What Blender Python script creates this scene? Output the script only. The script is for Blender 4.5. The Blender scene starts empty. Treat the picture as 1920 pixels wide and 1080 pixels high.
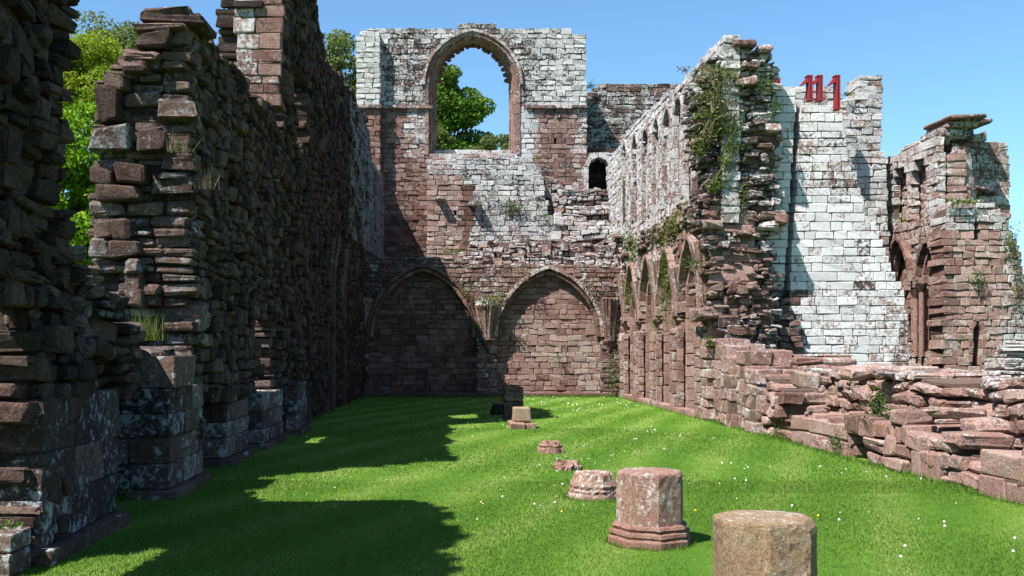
import bpy, math, random
import numpy as np
random.seed(7)
RNG = np.random.default_rng(7)
C = bpy.context.scene.collection
FPX, VX, VY, CH = 1800.0, 835.0, 655.0, 1.65   # photo camera: focal px, principal point, eye height

# ------------------------------------------------------------------ conversions
def fr(px, py, Y):              # point of a frontal plane at distance Y -> (X, Z)
    return ((px - VX) / FPX * Y, CH - (py - VY) / FPX * Y)
def sd(px, py, X):              # point of a side plane at X -> (Y, Z)
    Y = X * FPX / (px - VX)
    return (Y, CH - (py - VY) / FPX * Y)
def frp(pts, Y): return [fr(a, b, Y) for a, b in pts]
def sdp(pts, X): return [sd(a, b, X) for a, b in pts]

# ------------------------------------------------------------------ materials
def new_mat(name):
    m = bpy.data.materials.new(name); m.use_nodes = True
    nt = m.node_tree; nt.nodes.clear()
    out = nt.nodes.new('ShaderNodeOutputMaterial'); b = nt.nodes.new('ShaderNodeBsdfPrincipled')
    nt.links.new(b.outputs[0], out.inputs[0])
    return m, nt, b
class N:
    def __init__(s, nt): s.nt = nt
    def node(s, t, **kw):
        n = s.nt.nodes.new(t)
        for k, v in kw.items(): setattr(n, k, v)
        return n
    def lk(s, a, b): s.nt.links.new(a, b)
    def put(s, v, inp):
        if isinstance(v, (int, float)): inp.default_value = v
        elif isinstance(v, (tuple, list)): inp.default_value = tuple(v) + ((1,) if len(v) == 3 and len(inp.default_value) == 4 else ())
        else: s.lk(v, inp)
    def noise(s, vec, scale, detail=4, rough=.6, dist=0.0, out='Fac'):
        n = s.node('ShaderNodeTexNoise'); s.lk(vec, n.inputs['Vector'])
        n.inputs['Scale'].default_value = scale; n.inputs['Detail'].default_value = detail
        n.inputs['Roughness'].default_value = rough; n.inputs['Distortion'].default_value = dist
        return n.outputs[out]
    def math(s, op, a, b=0.0, clamp=False):
        n = s.node('ShaderNodeMath', operation=op, use_clamp=clamp); s.put(a, n.inputs[0]); s.put(b, n.inputs[1]); return n.outputs[0]
    def ramp(s, f, stops):
        n = s.node('ShaderNodeValToRGB'); s.lk(f, n.inputs[0]); e = n.color_ramp.elements
        while len(e) < len(stops): e.new(.5)
        for k, (p, c) in enumerate(stops): e[k].position = p; e[k].color = tuple(c) + (1,)
        return n.outputs[0]
    def mix(s, f, a, b, mode='MIX'):
        n = s.node('ShaderNodeMix', data_type='RGBA', blend_type=mode)
        s.put(f, n.inputs[0]); s.put(a, n.inputs[6]); s.put(b, n.inputs[7]); return n.outputs[2]
    def step(s, v, lo, hi):
        n = s.node('ShaderNodeMapRange', interpolation_type='SMOOTHSTEP')
        s.put(v, n.inputs[0]); s.put(lo, n.inputs[1]); s.put(hi, n.inputs[2]); return n.outputs[0]
    def bump(s, h, strength, dist, nrm=None):
        n = s.node('ShaderNodeBump'); s.lk(h, n.inputs['Height']); n.inputs['Strength'].default_value = strength
        n.inputs['Distance'].default_value = dist
        if nrm is not None: s.lk(nrm, n.inputs['Normal'])
        return n.outputs[0]

def stone_mat(name, stops, lich=(.58, .58, .57), fine=1.0, bumpd=.02, spots=0.0, gain=1.0):
    m, nt, b = new_mat(name); g = N(nt)
    pos = g.node('ShaderNodeNewGeometry').outputs['Position']
    at = g.node('ShaderNodeAttribute', attribute_name='stone'); sep = g.node('ShaderNodeSeparateColor'); g.lk(at.outputs['Color'], sep.inputs[0])
    rnd, lic, drk = sep.outputs[0], sep.outputs[1], sep.outputs[2]
    n1 = g.noise(pos, 2.2 * fine, 6, .65); n2 = g.noise(pos, 9 * fine, 6, .7, .4); n3 = g.noise(pos, 38 * fine, 4, .7)
    base = g.ramp(g.math('ADD', g.math('MULTIPLY', rnd, .8), g.math('MULTIPLY', g.math('SUBTRACT', n2, .4), .9), True), stops)
    hue = g.step(g.noise(pos, 3.1 * fine, 4, .6), .42, .66)
    base = g.mix(g.math('MULTIPLY', hue, .5), base, g.mix(1.0, base, (1.15, 1.45, 1.5), 'MULTIPLY'))
    n4 = g.noise(pos, 70 * fine, 3, .7)
    base = g.mix(g.step(n3, .38, .68), base, g.mix(1.0, base, (.5, .46, .45), 'MULTIPLY'))
    base = g.mix(g.math('MULTIPLY', g.step(n4, .5, .64), .55), base, g.mix(1.0, base, (.35, .33, .33), 'MULTIPLY'))
    wn = g.step(g.noise(pos, 26 * fine, 5, .8), g.math('SUBTRACT', .69, g.math('MULTIPLY', lic, .12)), .72)
    # black algae stains; also carries the shade painted on some walls
    dn = g.math('ADD', g.math('MULTIPLY', n1, .4), g.math('MULTIPLY', g.noise(pos, 10 * fine, 6, .75, .5), .6))
    dthr = g.math('SUBTRACT', .72, g.math('MULTIPLY', drk, .44))
    dm = g.step(g.math('SUBTRACT', dn, dthr), -.05, .06)
    base = g.mix(g.math('MULTIPLY', dm, .86), base, (.028, .021, .02))
    # pale lichen crust
    ln = g.math('ADD', g.math('MULTIPLY', g.noise(pos, 2.2 * fine, 5, .6), .3), g.math('MULTIPLY', g.noise(pos, 12 * fine, 7, .8, .3), .7))
    lthr = g.math('SUBTRACT', .74, g.math('MULTIPLY', lic, .48))
    lm = g.step(g.math('SUBTRACT', ln, lthr), -.03, .05)
    if spots > 0:
        v = g.node('ShaderNodeTexVoronoi', feature='F1'); vv = g.node('ShaderNodeVectorMath', operation='ADD')
        dd = g.node('ShaderNodeVectorMath', operation='SCALE'); g.lk(g.noise(pos, 9, 3, .6, 0, 'Color'), dd.inputs[0]); dd.inputs['Scale'].default_value = .12
        g.lk(pos, vv.inputs[0]); g.lk(dd.outputs[0], vv.inputs[1]); g.lk(vv.outputs[0], v.inputs['Vector']); v.inputs['Scale'].default_value = 5.5
        sc = g.node('ShaderNodeSeparateColor'); g.lk(v.outputs['Color'], sc.inputs[0])
        rad = g.math('MULTIPLY', g.math('POWER', sc.outputs[0], 3.0), .42 * spots)
        sm = g.step(g.math('SUBTRACT', rad, v.outputs['Distance']), 0.0, .05)
        lm = g.math('MAXIMUM', lm, g.math('MULTIPLY', sm, .8))
    lm = g.math('MAXIMUM', lm, g.math('MULTIPLY', wn, .8))
    lcol = g.mix(g.noise(pos, 24 * fine, 5, .7), g.mix(1, lich, (.45, .45, .46), 'MULTIPLY'), lich)
    vc = g.node('ShaderNodeCombineColor'); vv_ = g.math('ADD', .74, g.math('MULTIPLY', rnd, .3))
    for k_ in range(3): g.lk(vv_, vc.inputs[k_])
    lcol = g.mix(1.0, lcol, vc.outputs[0], 'MULTIPLY')
    base = g.mix(g.math('MULTIPLY', lm, .93), base, lcol)
    if gain != 1: base = g.mix(1, base, (gain,) * 3, 'MULTIPLY')
    g.lk(base, b.inputs['Base Color']); b.inputs['Roughness'].default_value = .95
    b.inputs['Specular IOR Level'].default_value = .15
    h = g.math('ADD', g.math('ADD', g.math('MULTIPLY', n2, 1.0), g.math('MULTIPLY', n3, .5)), g.math('MULTIPLY', n4, .18))
    g.lk(g.bump(h, .9, bumpd), b.inputs['Normal'])
    return m
RED = [(.0, (0.0691, 0.0371, 0.0321)), (.3, (0.1628, 0.0869, 0.0718)), (.55, (0.2394, 0.1425, 0.1215)), (.8, (0.3040, 0.2071, 0.1776)), (1., (0.3545, 0.2955, 0.2618))]
BRN = [(.0, (0.0511, 0.0323, 0.0280)), (.3, (0.1215, 0.0700, 0.0589)), (.55, (0.1940, 0.1211, 0.1013)), (.8, (0.2598, 0.1869, 0.1611)), (1., (0.3205, 0.2776, 0.2432))]
DRK = [(.0, (0.0218, 0.0161, 0.0142)), (.35, (0.0591, 0.0363, 0.0297)), (.6, (0.1085, 0.0686, 0.0553)), (.85, (0.1581, 0.1087, 0.0897)), (1., (0.1990, 0.1753, 0.1563))]  # dark wet stone, darkened further to deepen the shade of the left side
PNK = [(.0, (0.1175, 0.0626, 0.0524)), (.3, (0.2323, 0.1327, 0.1108)), (.6, (0.3117, 0.1980, 0.1682)), (.85, (0.3698, 0.2639, 0.2287)), (1., (0.4026, 0.3320, 0.2928))]
M = {}
M['red'] = stone_mat('red_sandstone', RED)
M['far'] = stone_mat('weathered_sandstone', RED, fine=1.0, bumpd=.03)
M['white'] = stone_mat('lichened_ashlar', RED, lich=(.72, .715, .72), bumpd=.015)
M['pink'] = stone_mat('pink_sandstone', PNK)
M['brown'] = stone_mat('brown_rubble', BRN, bumpd=.03)
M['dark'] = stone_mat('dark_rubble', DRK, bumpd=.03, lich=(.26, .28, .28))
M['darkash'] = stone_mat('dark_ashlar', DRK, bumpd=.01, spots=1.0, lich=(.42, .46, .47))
M['pier'] = stone_mat('pier_stone', [(.0, (0.1602, 0.0722, 0.0590)), (.4, (0.2236, 0.1224, 0.0960)), (.7, (0.2868, 0.1724, 0.1284)), (1., (0.2937, 0.2233, 0.1529))], fine=2.0, bumpd=.006, lich=(0.5485, 0.5485, 0.4957))

def mortar_mat(name, c):
    m, nt, b = new_mat(name); g = N(nt); pos = g.node('ShaderNodeNewGeometry').outputs['Position']
    n = g.noise(pos, 14, 6, .7); g.lk(g.mix(n, tuple(x * .5 for x in c), c), b.inputs['Base Color'])
    b.inputs['Roughness'].default_value = 1; b.inputs['Specular IOR Level'].default_value = .05
    g.lk(g.bump(n, 1, .03), b.inputs['Normal']); return m
M['tan'] = stone_mat('tan_stone', [(.0, (.12, .075, .045)), (.4, (.2, .13, .08)), (.7, (.27, .18, .115)), (1., (.3, .22, .15))], fine=2.0, bumpd=.006, lich=(.45, .46, .42))
M['mortar'] = mortar_mat('mortar', (.15, .105, .085))
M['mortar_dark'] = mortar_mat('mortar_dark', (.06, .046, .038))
M['mortar_pale'] = mortar_mat('mortar_pale', (.22, .19, .17))

def leaf_mat(name, c1, c2, c3=None, trans=.35):
    m, nt, b = new_mat(name); g = N(nt)
    geo = g.node('ShaderNodeNewGeometry'); r = geo.outputs['Random Per Island']; n = g.noise(geo.outputs['Position'], .5, 3, .6)
    f = g.math('ADD', g.math('MULTIPLY', r, .7), g.math('MULTIPLY', n, .4), True)
    col = g.ramp(f, [(.1, c1), (.55, c2), (.95, c3 or c2)])
    g.lk(col, b.inputs['Base Color']); b.inputs['Roughness'].default_value = .6; b.inputs['Specular IOR Level'].default_value = .25
    tr = g.node('ShaderNodeBsdfTranslucent'); g.lk(g.mix(1, col, (1.3, 1.3, .6), 'MULTIPLY'), tr.inputs[0])
    mx = g.node('ShaderNodeMixShader'); mx.inputs[0].default_value = trans
    out = [x for x in nt.nodes if x.type == 'OUTPUT_MATERIAL'][0]
    g.lk(b.outputs[0], mx.inputs[1]); g.lk(tr.outputs[0], mx.inputs[2]); g.lk(mx.outputs[0], out.inputs[0])
    return m
M['leaf_bright'] = leaf_mat('leaf_bright', (0.0607, 0.1310, 0.0097), (0.1215, 0.2419, 0.0117), (0.2025, 0.3326, 0.0195), .4)
M['leaf_yellow'] = leaf_mat('leaf_yellow', (0.0810, 0.1310, 0.0134), (0.1620, 0.2246, 0.0180), (0.2340, 0.3089, 0.0270), .4)
M['leaf_mid'] = leaf_mat('leaf_mid', (0.0320, 0.0743, 0.0120), (0.0720, 0.1418, 0.0144), (0.1440, 0.2295, 0.0240), .3)
M['leaf_pale'] = leaf_mat('leaf_pale', (0.0600, 0.0792, 0.0300), (0.1050, 0.1368, 0.0450), (0.1500, 0.1872, 0.0750), .4)
M['weed'] = leaf_mat('weed_leaf', (0.0375, 0.0648, 0.0090), (0.0750, 0.1152, 0.0150), (0.1500, 0.1800, 0.0338), .3)
M['weed_dark'] = leaf_mat('weed_leaf_dark', (0.0225, 0.0504, 0.0075), (0.0413, 0.0864, 0.0112), (0.0750, 0.1296, 0.0225), .3)
M['moss'] = leaf_mat('moss', (0.0525, 0.0540, 0.0150), (0.0975, 0.0936, 0.0225), (0.1500, 0.1368, 0.0375), .2)
M['dryvine'] = leaf_mat('dry_vine', (0.0900, 0.0720, 0.0375), (0.1500, 0.1224, 0.0675), (0.2250, 0.1944, 0.1125), .2)
M['blade'] = leaf_mat('grass_blade', (.04, .095, .008), (.07, .15, .014), (.13, .205, .035), .3)

def simple(name, c, rough=.8, nscale=20, var=.4, bd=.003, metal=0):
    m, nt, b = new_mat(name); g = N(nt); pos = g.node('ShaderNodeNewGeometry').outputs['Position']
    n = g.noise(pos, nscale, 5, .65); g.lk(g.mix(n, tuple(x * (1 - var) for x in c), c), b.inputs['Base Color'])
    b.inputs['Roughness'].default_value = rough; b.inputs['Metallic'].default_value = metal
    g.lk(g.bump(n, .6, bd), b.inputs['Normal']); return m
M['bark'] = simple('bark', (.11, .085, .06), .95, 6, .6, .03)
M['redpaint'] = simple('red_paint', (.24, .012, .016), .6, 8, .3, .002)
M['clock'] = simple('seed_head', (.75, .75, .7), 1, 60, .2)
M['yellow'] = simple('yellow_petal', (.75, .5, .02), .8, 60, .2)
M['stem'] = simple('flower_stem', (.12, .2, .04), .8, 30, .3)

def lawn_mat():
    m, nt, b = new_mat('lawn_grass'); g = N(nt); pos = g.node('ShaderNodeNewGeometry').outputs['Position']
    mp = g.node('ShaderNodeMapping'); mp.inputs['Rotation'].default_value = (0, 0, math.radians(22)); g.lk(pos, mp.inputs[0])
    w = g.node('ShaderNodeTexWave', wave_type='BANDS', bands_direction='X', wave_profile='SIN'); g.lk(mp.outputs[0], w.inputs['Vector'])
    w.inputs['Scale'].default_value = .28; w.inputs['Distortion'].default_value = 2.5; w.inputs['Detail'].default_value = 2; w.inputs['Detail Scale'].default_value = .6
    n1 = g.noise(pos, .55, 5, .6); n2 = g.noise(pos, 6, 6, .7); n3 = g.noise(pos, 45, 4, .8)
    f = g.math('ADD', g.math('ADD', g.math('MULTIPLY', n1, .45), g.math('MULTIPLY', n2, .3)), g.math('ADD', g.math('MULTIPLY', w.outputs[1], .28), g.math('MULTIPLY', n3, .3)), True)
    col = g.ramp(f, [(.3, (.033, .087, .008)), (.5, (.058, .135, .012)), (.7, (.09, .175, .02)), (.9, (.16, .22, .05))])
    g.lk(col, b.inputs['Base Color']); b.inputs['Roughness'].default_value = .9; b.inputs['Specular IOR Level'].default_value = .1
    g.lk(g.bump(g.math('ADD', n3, g.math('MULTIPLY', n2, .8)), .8, .03), b.inputs['Normal'])
    return m
M['lawn'] = lawn_mat()
M['soil'] = simple('worn_grass_edge', (.16, .17, .05), 1, 25, .5, .02)

# ------------------------------------------------------------------ object helpers
def tag(o, label=None, cat=None, group=None, kind=None):
    if label: o['label'] = label
    if cat: o['category'] = cat; o['kind'] = kind or 'thing'
    if group: o['group'] = group
    if kind: o['kind'] = kind
    return o
def empty(name, loc, label, cat, group=None):
    o = bpy.data.objects.new(name, None); o.empty_display_size = .3; C.objects.link(o); o.location = loc
    return tag(o, label, cat, group)
class MB:
    """collects vertices, faces, material indices and stone attributes for one mesh object"""
    def __init__(s): s.v = []; s.f = []; s.mi = []; s.a = []; s.n = 0; s.f3 = []
    def add(s, v, quads, attr=(.5, .2, .2, 1), mi=0):
        v = np.asarray(v, float).reshape(-1, 3); q = np.asarray(quads, int)
        s.f.append(q + s.n); s.v.append(v); s.n += len(v); s.mi.append(np.full(len(q), mi))
        a = np.asarray(attr, float)
        s.a.append(np.tile(a, (len(v), 1)) if a.ndim == 1 else a)
    def build(s, name, mats, parent=None, smooth=False, base=None):
        v = np.concatenate(s.v); a = np.concatenate(s.a)
        if parent is None and base is None:
            org = np.array([(v[:, 0].min() + v[:, 0].max()) / 2, (v[:, 1].min() + v[:, 1].max()) / 2, v[:, 2].min()])
        elif base is not None: org = np.array(base, float)
        else: org = np.array(parent.location) if parent.parent is None else np.array(parent.location) + np.array(parent.parent.location)
        v = v - org
        me = bpy.data.meshes.new(name)
        me.vertices.add(len(v)); me.vertices.foreach_set('co', v.ravel())
        loops = np.concatenate([q.ravel() for q in s.f]); sizes = np.concatenate([np.full(len(q), q.shape[1]) for q in s.f])
        me.loops.add(len(loops)); me.loops.foreach_set('vertex_index', loops)
        me.polygons.add(len(sizes)); st = np.concatenate([[0], np.cumsum(sizes)[:-1]])
        me.polygons.foreach_set('loop_start', st); me.polygons.foreach_set('loop_total', sizes)
        me.polygons.foreach_set('material_index', np.concatenate(s.mi))
        me.polygons.foreach_set('use_smooth', np.full(len(sizes), smooth))
        at = me.color_attributes.new('stone', 'FLOAT_COLOR', 'POINT'); at.data.foreach_set('color', a.ravel())
        me.update(calc_edges=True); me.validate()
        for m in (mats if isinstance(mats, (list, tuple)) else [mats]): me.materials.append(m)
        o = bpy.data.objects.new(name, me); C.objects.link(o)
        if parent is not None: o.parent = parent
        else: o.location = org
        return o

# ---- stone template: 4x4x4 lattice surface (56 verts, 54 quads)
_idx = {}; _tv = []
for i in range(4):
    for j in range(4):
        for k in range(4):
            if 0 in (i, j, k) or 3 in (i, j, k): _idx[(i, j, k)] = len(_tv); _tv.append((i, j, k))
TV = np.array(_tv)
_q = []
for a in range(3):
    for i in range(3):
        b_, c_ = (a + 1) % 3, (a + 2) % 3
        for j in range(3):
            for s_ in (0, 3):
                p = []
                for (di, dj) in ((0, 0), (1, 0), (1, 1), (0, 1)):
                    t = [0, 0, 0]; t[a] = s_; t[b_] = i + di; t[c_] = j + dj; p.append(_idx[tuple(t)])
                _q.append(p if s_ == 3 else p[::-1])
TQ = np.array(_q)
EXT = ((TV == 0) | (TV == 3)); NEXT = EXT.sum(1)
def add_stones(mb, cells, attrs, fn, bev=.02, lump=.1, jit=.006, flip=False, mi=0):
    """cells (n,6): u0,u1,w0,w1,z0,z1 -> rounded irregular blocks mapped by fn to the world"""
    if len(cells) == 0: return
    c = np.asarray(cells, float); n = len(c)
    lo = c[:, [0, 2, 4]]; dim = c[:, [1, 3, 5]] - lo; dim = np.maximum(dim, .01)
    b = np.minimum(bev / dim, .3)                                   # n,3
    B = b[:, None, :] * RNG.uniform(.7, 1.3, (n, 1, 1))
    i = TV[None, :, :]
    t = np.where(i == 0, 0, np.where(i == 1, B, np.where(i == 2, 1 - B, 1.0)))
    pull = np.where(NEXT == 3, .45, np.where(NEXT == 2, .3, 0.0))[None, :, None] * B
    t = np.where(i == 0, pull, np.where(i == 3, 1 - pull, t))
    md = np.minimum(dim.min(1), .4)
    co = RNG.normal(0, 1, (n, 8, 3)) * (lump * md)[:, None, None]   # corner offsets
    off = np.zeros((n, len(TV), 3))
    for k in range(8):
        w = np.ones((n, len(TV)))
        for ax in range(3): w = w * (t[:, :, ax] if (k >> ax) & 1 else 1 - t[:, :, ax])
        off += w[:, :, None] * co[:, k:k + 1, :]
    p = lo[:, None, :] + t * dim[:, None, :] + off + RNG.normal(0, 1, (n, len(TV), 3)) * jit
    v = fn(p.reshape(-1, 3))
    q = (TQ[None] + (np.arange(n) * len(TV))[:, None, None]).reshape(-1, 4)
    if flip: q = q[:, ::-1]
    A = np.repeat(np.asarray(attrs, float), len(TV), 0)
    mb.add(v, q, A, mi)
BQ = np.array([[0, 3, 2, 1], [4, 5, 6, 7], [0, 1, 5, 4], [1, 2, 6, 5], [2, 3, 7, 6], [3, 0, 4, 7]])
def add_boxes(mb, cells, fn, attr=(.5, 0, 0, 1), mi=1, flip=False):
    c = np.asarray(cells, float)
    if len(c) == 0: return
    o = [(0, 2, 4), (1, 2, 4), (1, 3, 4), (0, 3, 4), (0, 2, 5), (1, 2, 5), (1, 3, 5), (0, 3, 5)]
    v = np.stack([c[:, list(k)] for k in o], 1)
    q = (BQ[None] + (np.arange(len(c)) * 8)[:, None, None]).reshape(-1, 4)
    if flip: q = q[:, ::-1]
    mb.add(fn(v.reshape(-1, 3)), q, attr, mi)
def F_front(Y): return lambda p: np.stack([p[:, 0], Y + p[:, 1], p[:, 2]], 1)
def F_left(X):  return lambda p: np.stack([X - p[:, 1], p[:, 0], p[:, 2]], 1)      # faces +X, thickness goes to -X
def F_right(X): return lambda p: np.stack([X + p[:, 1], p[:, 0], p[:, 2]], 1)      # faces -X, needs flip

def poly_iv(poly, z):
    xs = []
    for (x0, z0), (x1, z1) in zip(poly, poly[1:] + poly[:1]):
        if (z0 <= z) != (z1 <= z): xs.append(x0 + (z - z0) / (z1 - z0) * (x1 - x0))
    xs.sort(); return [(xs[k], xs[k + 1]) for k in range(0, len(xs) - 1, 2)]
def sub_iv(ivs, cuts):
    for a, b in cuts:
        r = []
        for (x, y) in ivs:
            if b <= x or a >= y: r.append((x, y)); continue
            if a > x: r.append((x, a))
            if b < y: r.append((b, y))
        ivs = r
    return ivs
def arch_w(a, h, t):            # half width of a pointed arch (half span a, rise h) at height t over the springing
    if t <= 0: return a
    if t >= h: return 0
    c = (h * h - a * a) / (2 * a); R = a + c
    return max(0, math.sqrt(max(R * R - t * t, 0)) - c)
def arch_hole(cu, a, z0, zs, h):
    def f(z):
        if z < z0 or z > zs + h: return []
        w = arch_w(a, h, z - zs)
        return [(cu - w, cu + w)] if w > .02 else []
    return f
def rect_hole(u0, u1, z0, z1): return lambda z: [(u0, u1)] if z0 <= z <= z1 else []

def wall(mb, poly, fn, W, ch=(.16, .26), ln=(.25, .5), nw=1, gap=.012, rag=0.0, prot=.02, bev=.02, lump=.08, jit=.006,
         holes=(), attr=None, flip=False, mi=0, core=1, inset=.05, drop=0.0, wfun=None, split=.18):
    """lay courses of individual stones inside the outline (u,z); W = thickness, nw = stones through the thickness"""
    zs = [p[1] for p in poly]; z = min(zs); top = max(zs)
    courses = []
    while z < top - .04:
        h = random.uniform(*ch)
        if z + h > top: h = top - z
        zm = z + h / 2; iv = poly_iv(poly, zm)
        for hf in holes: iv = sub_iv(iv, hf(zm))
        iv = [(a + random.uniform(-rag, rag), b + random.uniform(-rag, rag)) for a, b in iv if b - a > .06]
        iv = [x for x in iv if x[1] - x[0] > .05]
        courses.append((z, z + h, iv)); z += h
    cells, at, cores = [], [], []
    if prot > .05: inset = max(inset, .12)
    for ci, (z0, z1, iv) in enumerate(courses):
        above = courses[ci + 1][2] if ci + 1 < len(courses) else []
        for (a, b) in iv:
            cuts = [a]; x = a
            while True:
                x += random.uniform(*ln) * (1.3 if random.random() < .15 else 1)
                if x > b - ln[0] * .6: break
                cuts.append(x)
            cuts.append(b); m = len(cuts) - 1
            for k in range(m):
                u0, u1 = cuts[k], cuts[k + 1]; um = (u0 + u1) / 2; zm = (z0 + z1) / 2
                w0, w1 = (0, W) if wfun is None else wfun(um, zm)
                cov = any(p <= um <= q for p, q in above)
                if not cov and random.random() < drop: continue
                ws = np.linspace(w0, w1, nw + 1)
                if nw > 1: ws[1:-1] += RNG.uniform(-.25, .25, nw - 1) * (w1 - w0) / nw
                for j in range(nw):
                    if nw > 2 and 0 < j < nw - 1 and cov and 1 < k < m - 2: continue
                    pr0 = random.random() ** 1.5 * prot if j == 0 else 0
                    pr1 = random.random() * prot if j == nw - 1 else 0
                    pe0 = random.uniform(-1, 1) * prot if k == 0 else 0
                    pe1 = random.uniform(-1, 1) * prot if k == m - 1 else 0
                    zt = random.uniform(-.25, .1) * (z1 - z0) if (not cov and prot > .02) else 0
                    za, zb_ = z0 + gap / 2, z1 - gap / 2 + zt
                    if prot > .05:
                        if j == 0 and random.random() < .12: pr0 = -random.uniform(.02, .1)
                        if j == 0 and cov and random.random() < .14: zb_ += (z1 - z0) * random.uniform(.3, .8); pr0 = abs(pr0) + .04
                    c0 = [u0 + gap / 2 - pe0, u1 - gap / 2 + pe1, ws[j] - pr0 + gap / 2 * (j > 0), ws[j + 1] + pr1 - gap / 2 * (j < nw - 1), za, zb_]
                    r = random.random(); A = attr(um, zm) if attr else (.2, .2)
                    if prot > .05 and z1 - z0 > .13 and random.random() < split:
                        zs_ = za + (zb_ - za) * random.uniform(.35, .65); c2 = list(c0); c0[5] = zs_ - .005; c2[4] = zs_ + .005; c2[2] += random.uniform(-.05, .05)
                        if random.random() < .5: c2[1] = c2[0] + (c2[1] - c2[0]) * random.uniform(.6, .9)
                        cells.append(tuple(c2)); r2 = random.random(); at.append((r2, A[0] * random.uniform(.85, 1.12), A[1] * random.uniform(.75, 1.2), 1))
                    cells.append(tuple(c0))
                    at.append((r if len(A) < 3 else min(1, max(0, r * .6 + A[2])), A[0] * random.uniform(.85, 1.12), A[1] * random.uniform(.75, 1.2), 1))
            # mortar core behind the stone faces
            segs = max(1, int((b - a) / .5)); us = np.linspace(a, b, segs + 1)
            for k in range(segs):
                w0, w1 = (0, W) if wfun is None else wfun((us[k] + us[k + 1]) / 2, (z0 + z1) / 2)
                i1 = inset * random.uniform(.75, 1.25); i2 = inset * random.uniform(.75, 1.25)
                if w1 - w0 < i1 + i2 + .02: i1 = i2 = (w1 - w0) * .2
                e0 = us[k] + (inset * .8 if k == 0 else -.003 * random.random()); e1 = us[k + 1] - (inset * .8 if k == segs - 1 else -.003 * random.random())
                if e1 - e0 < .01: continue
                um = (e0 + e1) / 2; cov = any(p <= um <= q for p, q in above)
                zt = z1 + random.uniform(.001, .004) if cov else (z0 + .3 * (z1 - z0) if drop > .05 else z1 - min(.07, (z1 - z0) * .4))
                cores.append((e0, e1, w0 + i1, w1 - i2, z0 - random.uniform(.001, .004), zt))
    if prot > .05:
        def fw(p): q = p.copy(); q[:, 2] += .045 * np.sin(p[:, 0] * 3.1 + np.sin(p[:, 2] * 2.3) * 1.5) * np.sin(p[:, 0] * 1.3 + 1 + p[:, 2]) * np.minimum(1, p[:, 2]); q[:, 1] += .04 * np.sin(p[:, 0] * 2.3 + p[:, 2] * 3.7); return fn(q)
    else: fw = fn
    add_stones(mb, cells, at, fw, bev, lump, jit, flip, mi)
    if core: add_boxes(mb, cores, fw, mi=core, flip=flip)

def path_fn(pts, frame):        # maps u = distance along a 2-D path, z = offset along its left normal
    P = np.array(pts, float); d = np.diff(P, axis=0); L = np.hypot(d[:, 0], d[:, 1]); S = np.concatenate([[0], np.cumsum(L)])
    T = np.gradient(P, axis=0); T /= np.linalg.norm(T, axis=1)[:, None]; Nn = np.stack([-T[:, 1], T[:, 0]], 1)
    def fn(p):
        u = np.clip(p[:, 0], 0, S[-1])
        x = np.interp(u, S, P[:, 0]) + np.interp(u, S, Nn[:, 0]) * p[:, 2]
        z = np.interp(u, S, P[:, 1]) + np.interp(u, S, Nn[:, 1]) * p[:, 2]
        return frame(np.stack([x, p[:, 1], z], 1))
    return fn, S[-1]
def arch_pts(cu, a, zs, h, n=24, z0=None):
    pts = []
    if z0 is not None: pts += [(cu - a, z) for z in np.linspace(z0, zs, 6, endpoint=False)]
    c = (h * h - a * a) / (2 * a); R = a + c
    th = math.asin(min(1, h / R)) if c >= 0 else math.pi - math.asin(h / R)
    L = [(cu + c - R * math.cos(t), zs + R * math.sin(t)) for t in np.linspace(0, th, n)]
    pts += L + [(2 * cu - x, z) for x, z in L[::-1][1:]]
    if z0 is not None: pts += [(cu + a, z) for z in np.linspace(zs, z0, 7)[1:]]
    return pts
def ring(mb, pts, frame, w0, w1, r0, r1, step=.3, attr=(.3, .2), bev=.015, lump=.04, flip=False, mi=0, gap=.008, jit=.003):
    fn, L = path_fn(pts, frame); n = max(1, int(L / step)); us = np.linspace(0, L, n + 1)
    cells = [(us[k] + gap / 2, us[k + 1] - gap / 2, w0 - random.random() * .01, w1, r0, r1 + random.random() * .01) for k in range(n)]
    at = [(random.random() if len(attr) < 3 else attr[2] + random.random() * .4, attr[0] * random.uniform(.85, 1.12), attr[1] * random.uniform(.75, 1.2), 1) for _ in cells]
    add_stones(mb, cells, at, fn, bev, lump, jit, flip, mi)
def blocks(mb, cells, fn, attr=(.3, .2), bev=.02, lump=.06, jit=.004, flip=False, mi=0):
    at = [((random.random() if len(attr) < 3 else min(1, random.random() * .5 + attr[2])), attr[0] * random.uniform(.85, 1.12), attr[1] * random.uniform(.75, 1.2), 1) for _ in cells]
    add_stones(mb, cells, at, fn, bev, lump, jit, flip, mi)
ID = lambda p: p
def tube(mb, pts, rad, n=8, attr=(.5, .2, .2, 1), mi=0):
    pts = np.array(pts, float); k = len(pts); rad = np.broadcast_to(rad, (k,))
    t = np.gradient(pts, axis=0); t /= np.linalg.norm(t, axis=1)[:, None]
    ref = np.array([0, 0, 1.0]) if abs(t[0][2]) < .9 else np.array([1.0, 0, 0])
    a = np.cross(t, ref); a /= np.linalg.norm(a, axis=1)[:, None]; b = np.cross(t, a)
    th = np.linspace(0, 2 * math.pi, n, endpoint=False)
    v = pts[:, None, :] + rad[:, None, None] * (np.cos(th)[None, :, None] * a[:, None, :] + np.sin(th)[None, :, None] * b[:, None, :])
    q = [[i * n + j, i * n + (j + 1) % n, (i + 1) * n + (j + 1) % n, (i + 1) * n + j] for i in range(k - 1) for j in range(n)]
    mb.add(v.reshape(-1, 3), q, attr, mi)
    for e, r in ((0, 1), (k - 1, -1)): mb.add(v[e], [list(range(n))[::r]], attr, mi)

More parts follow.
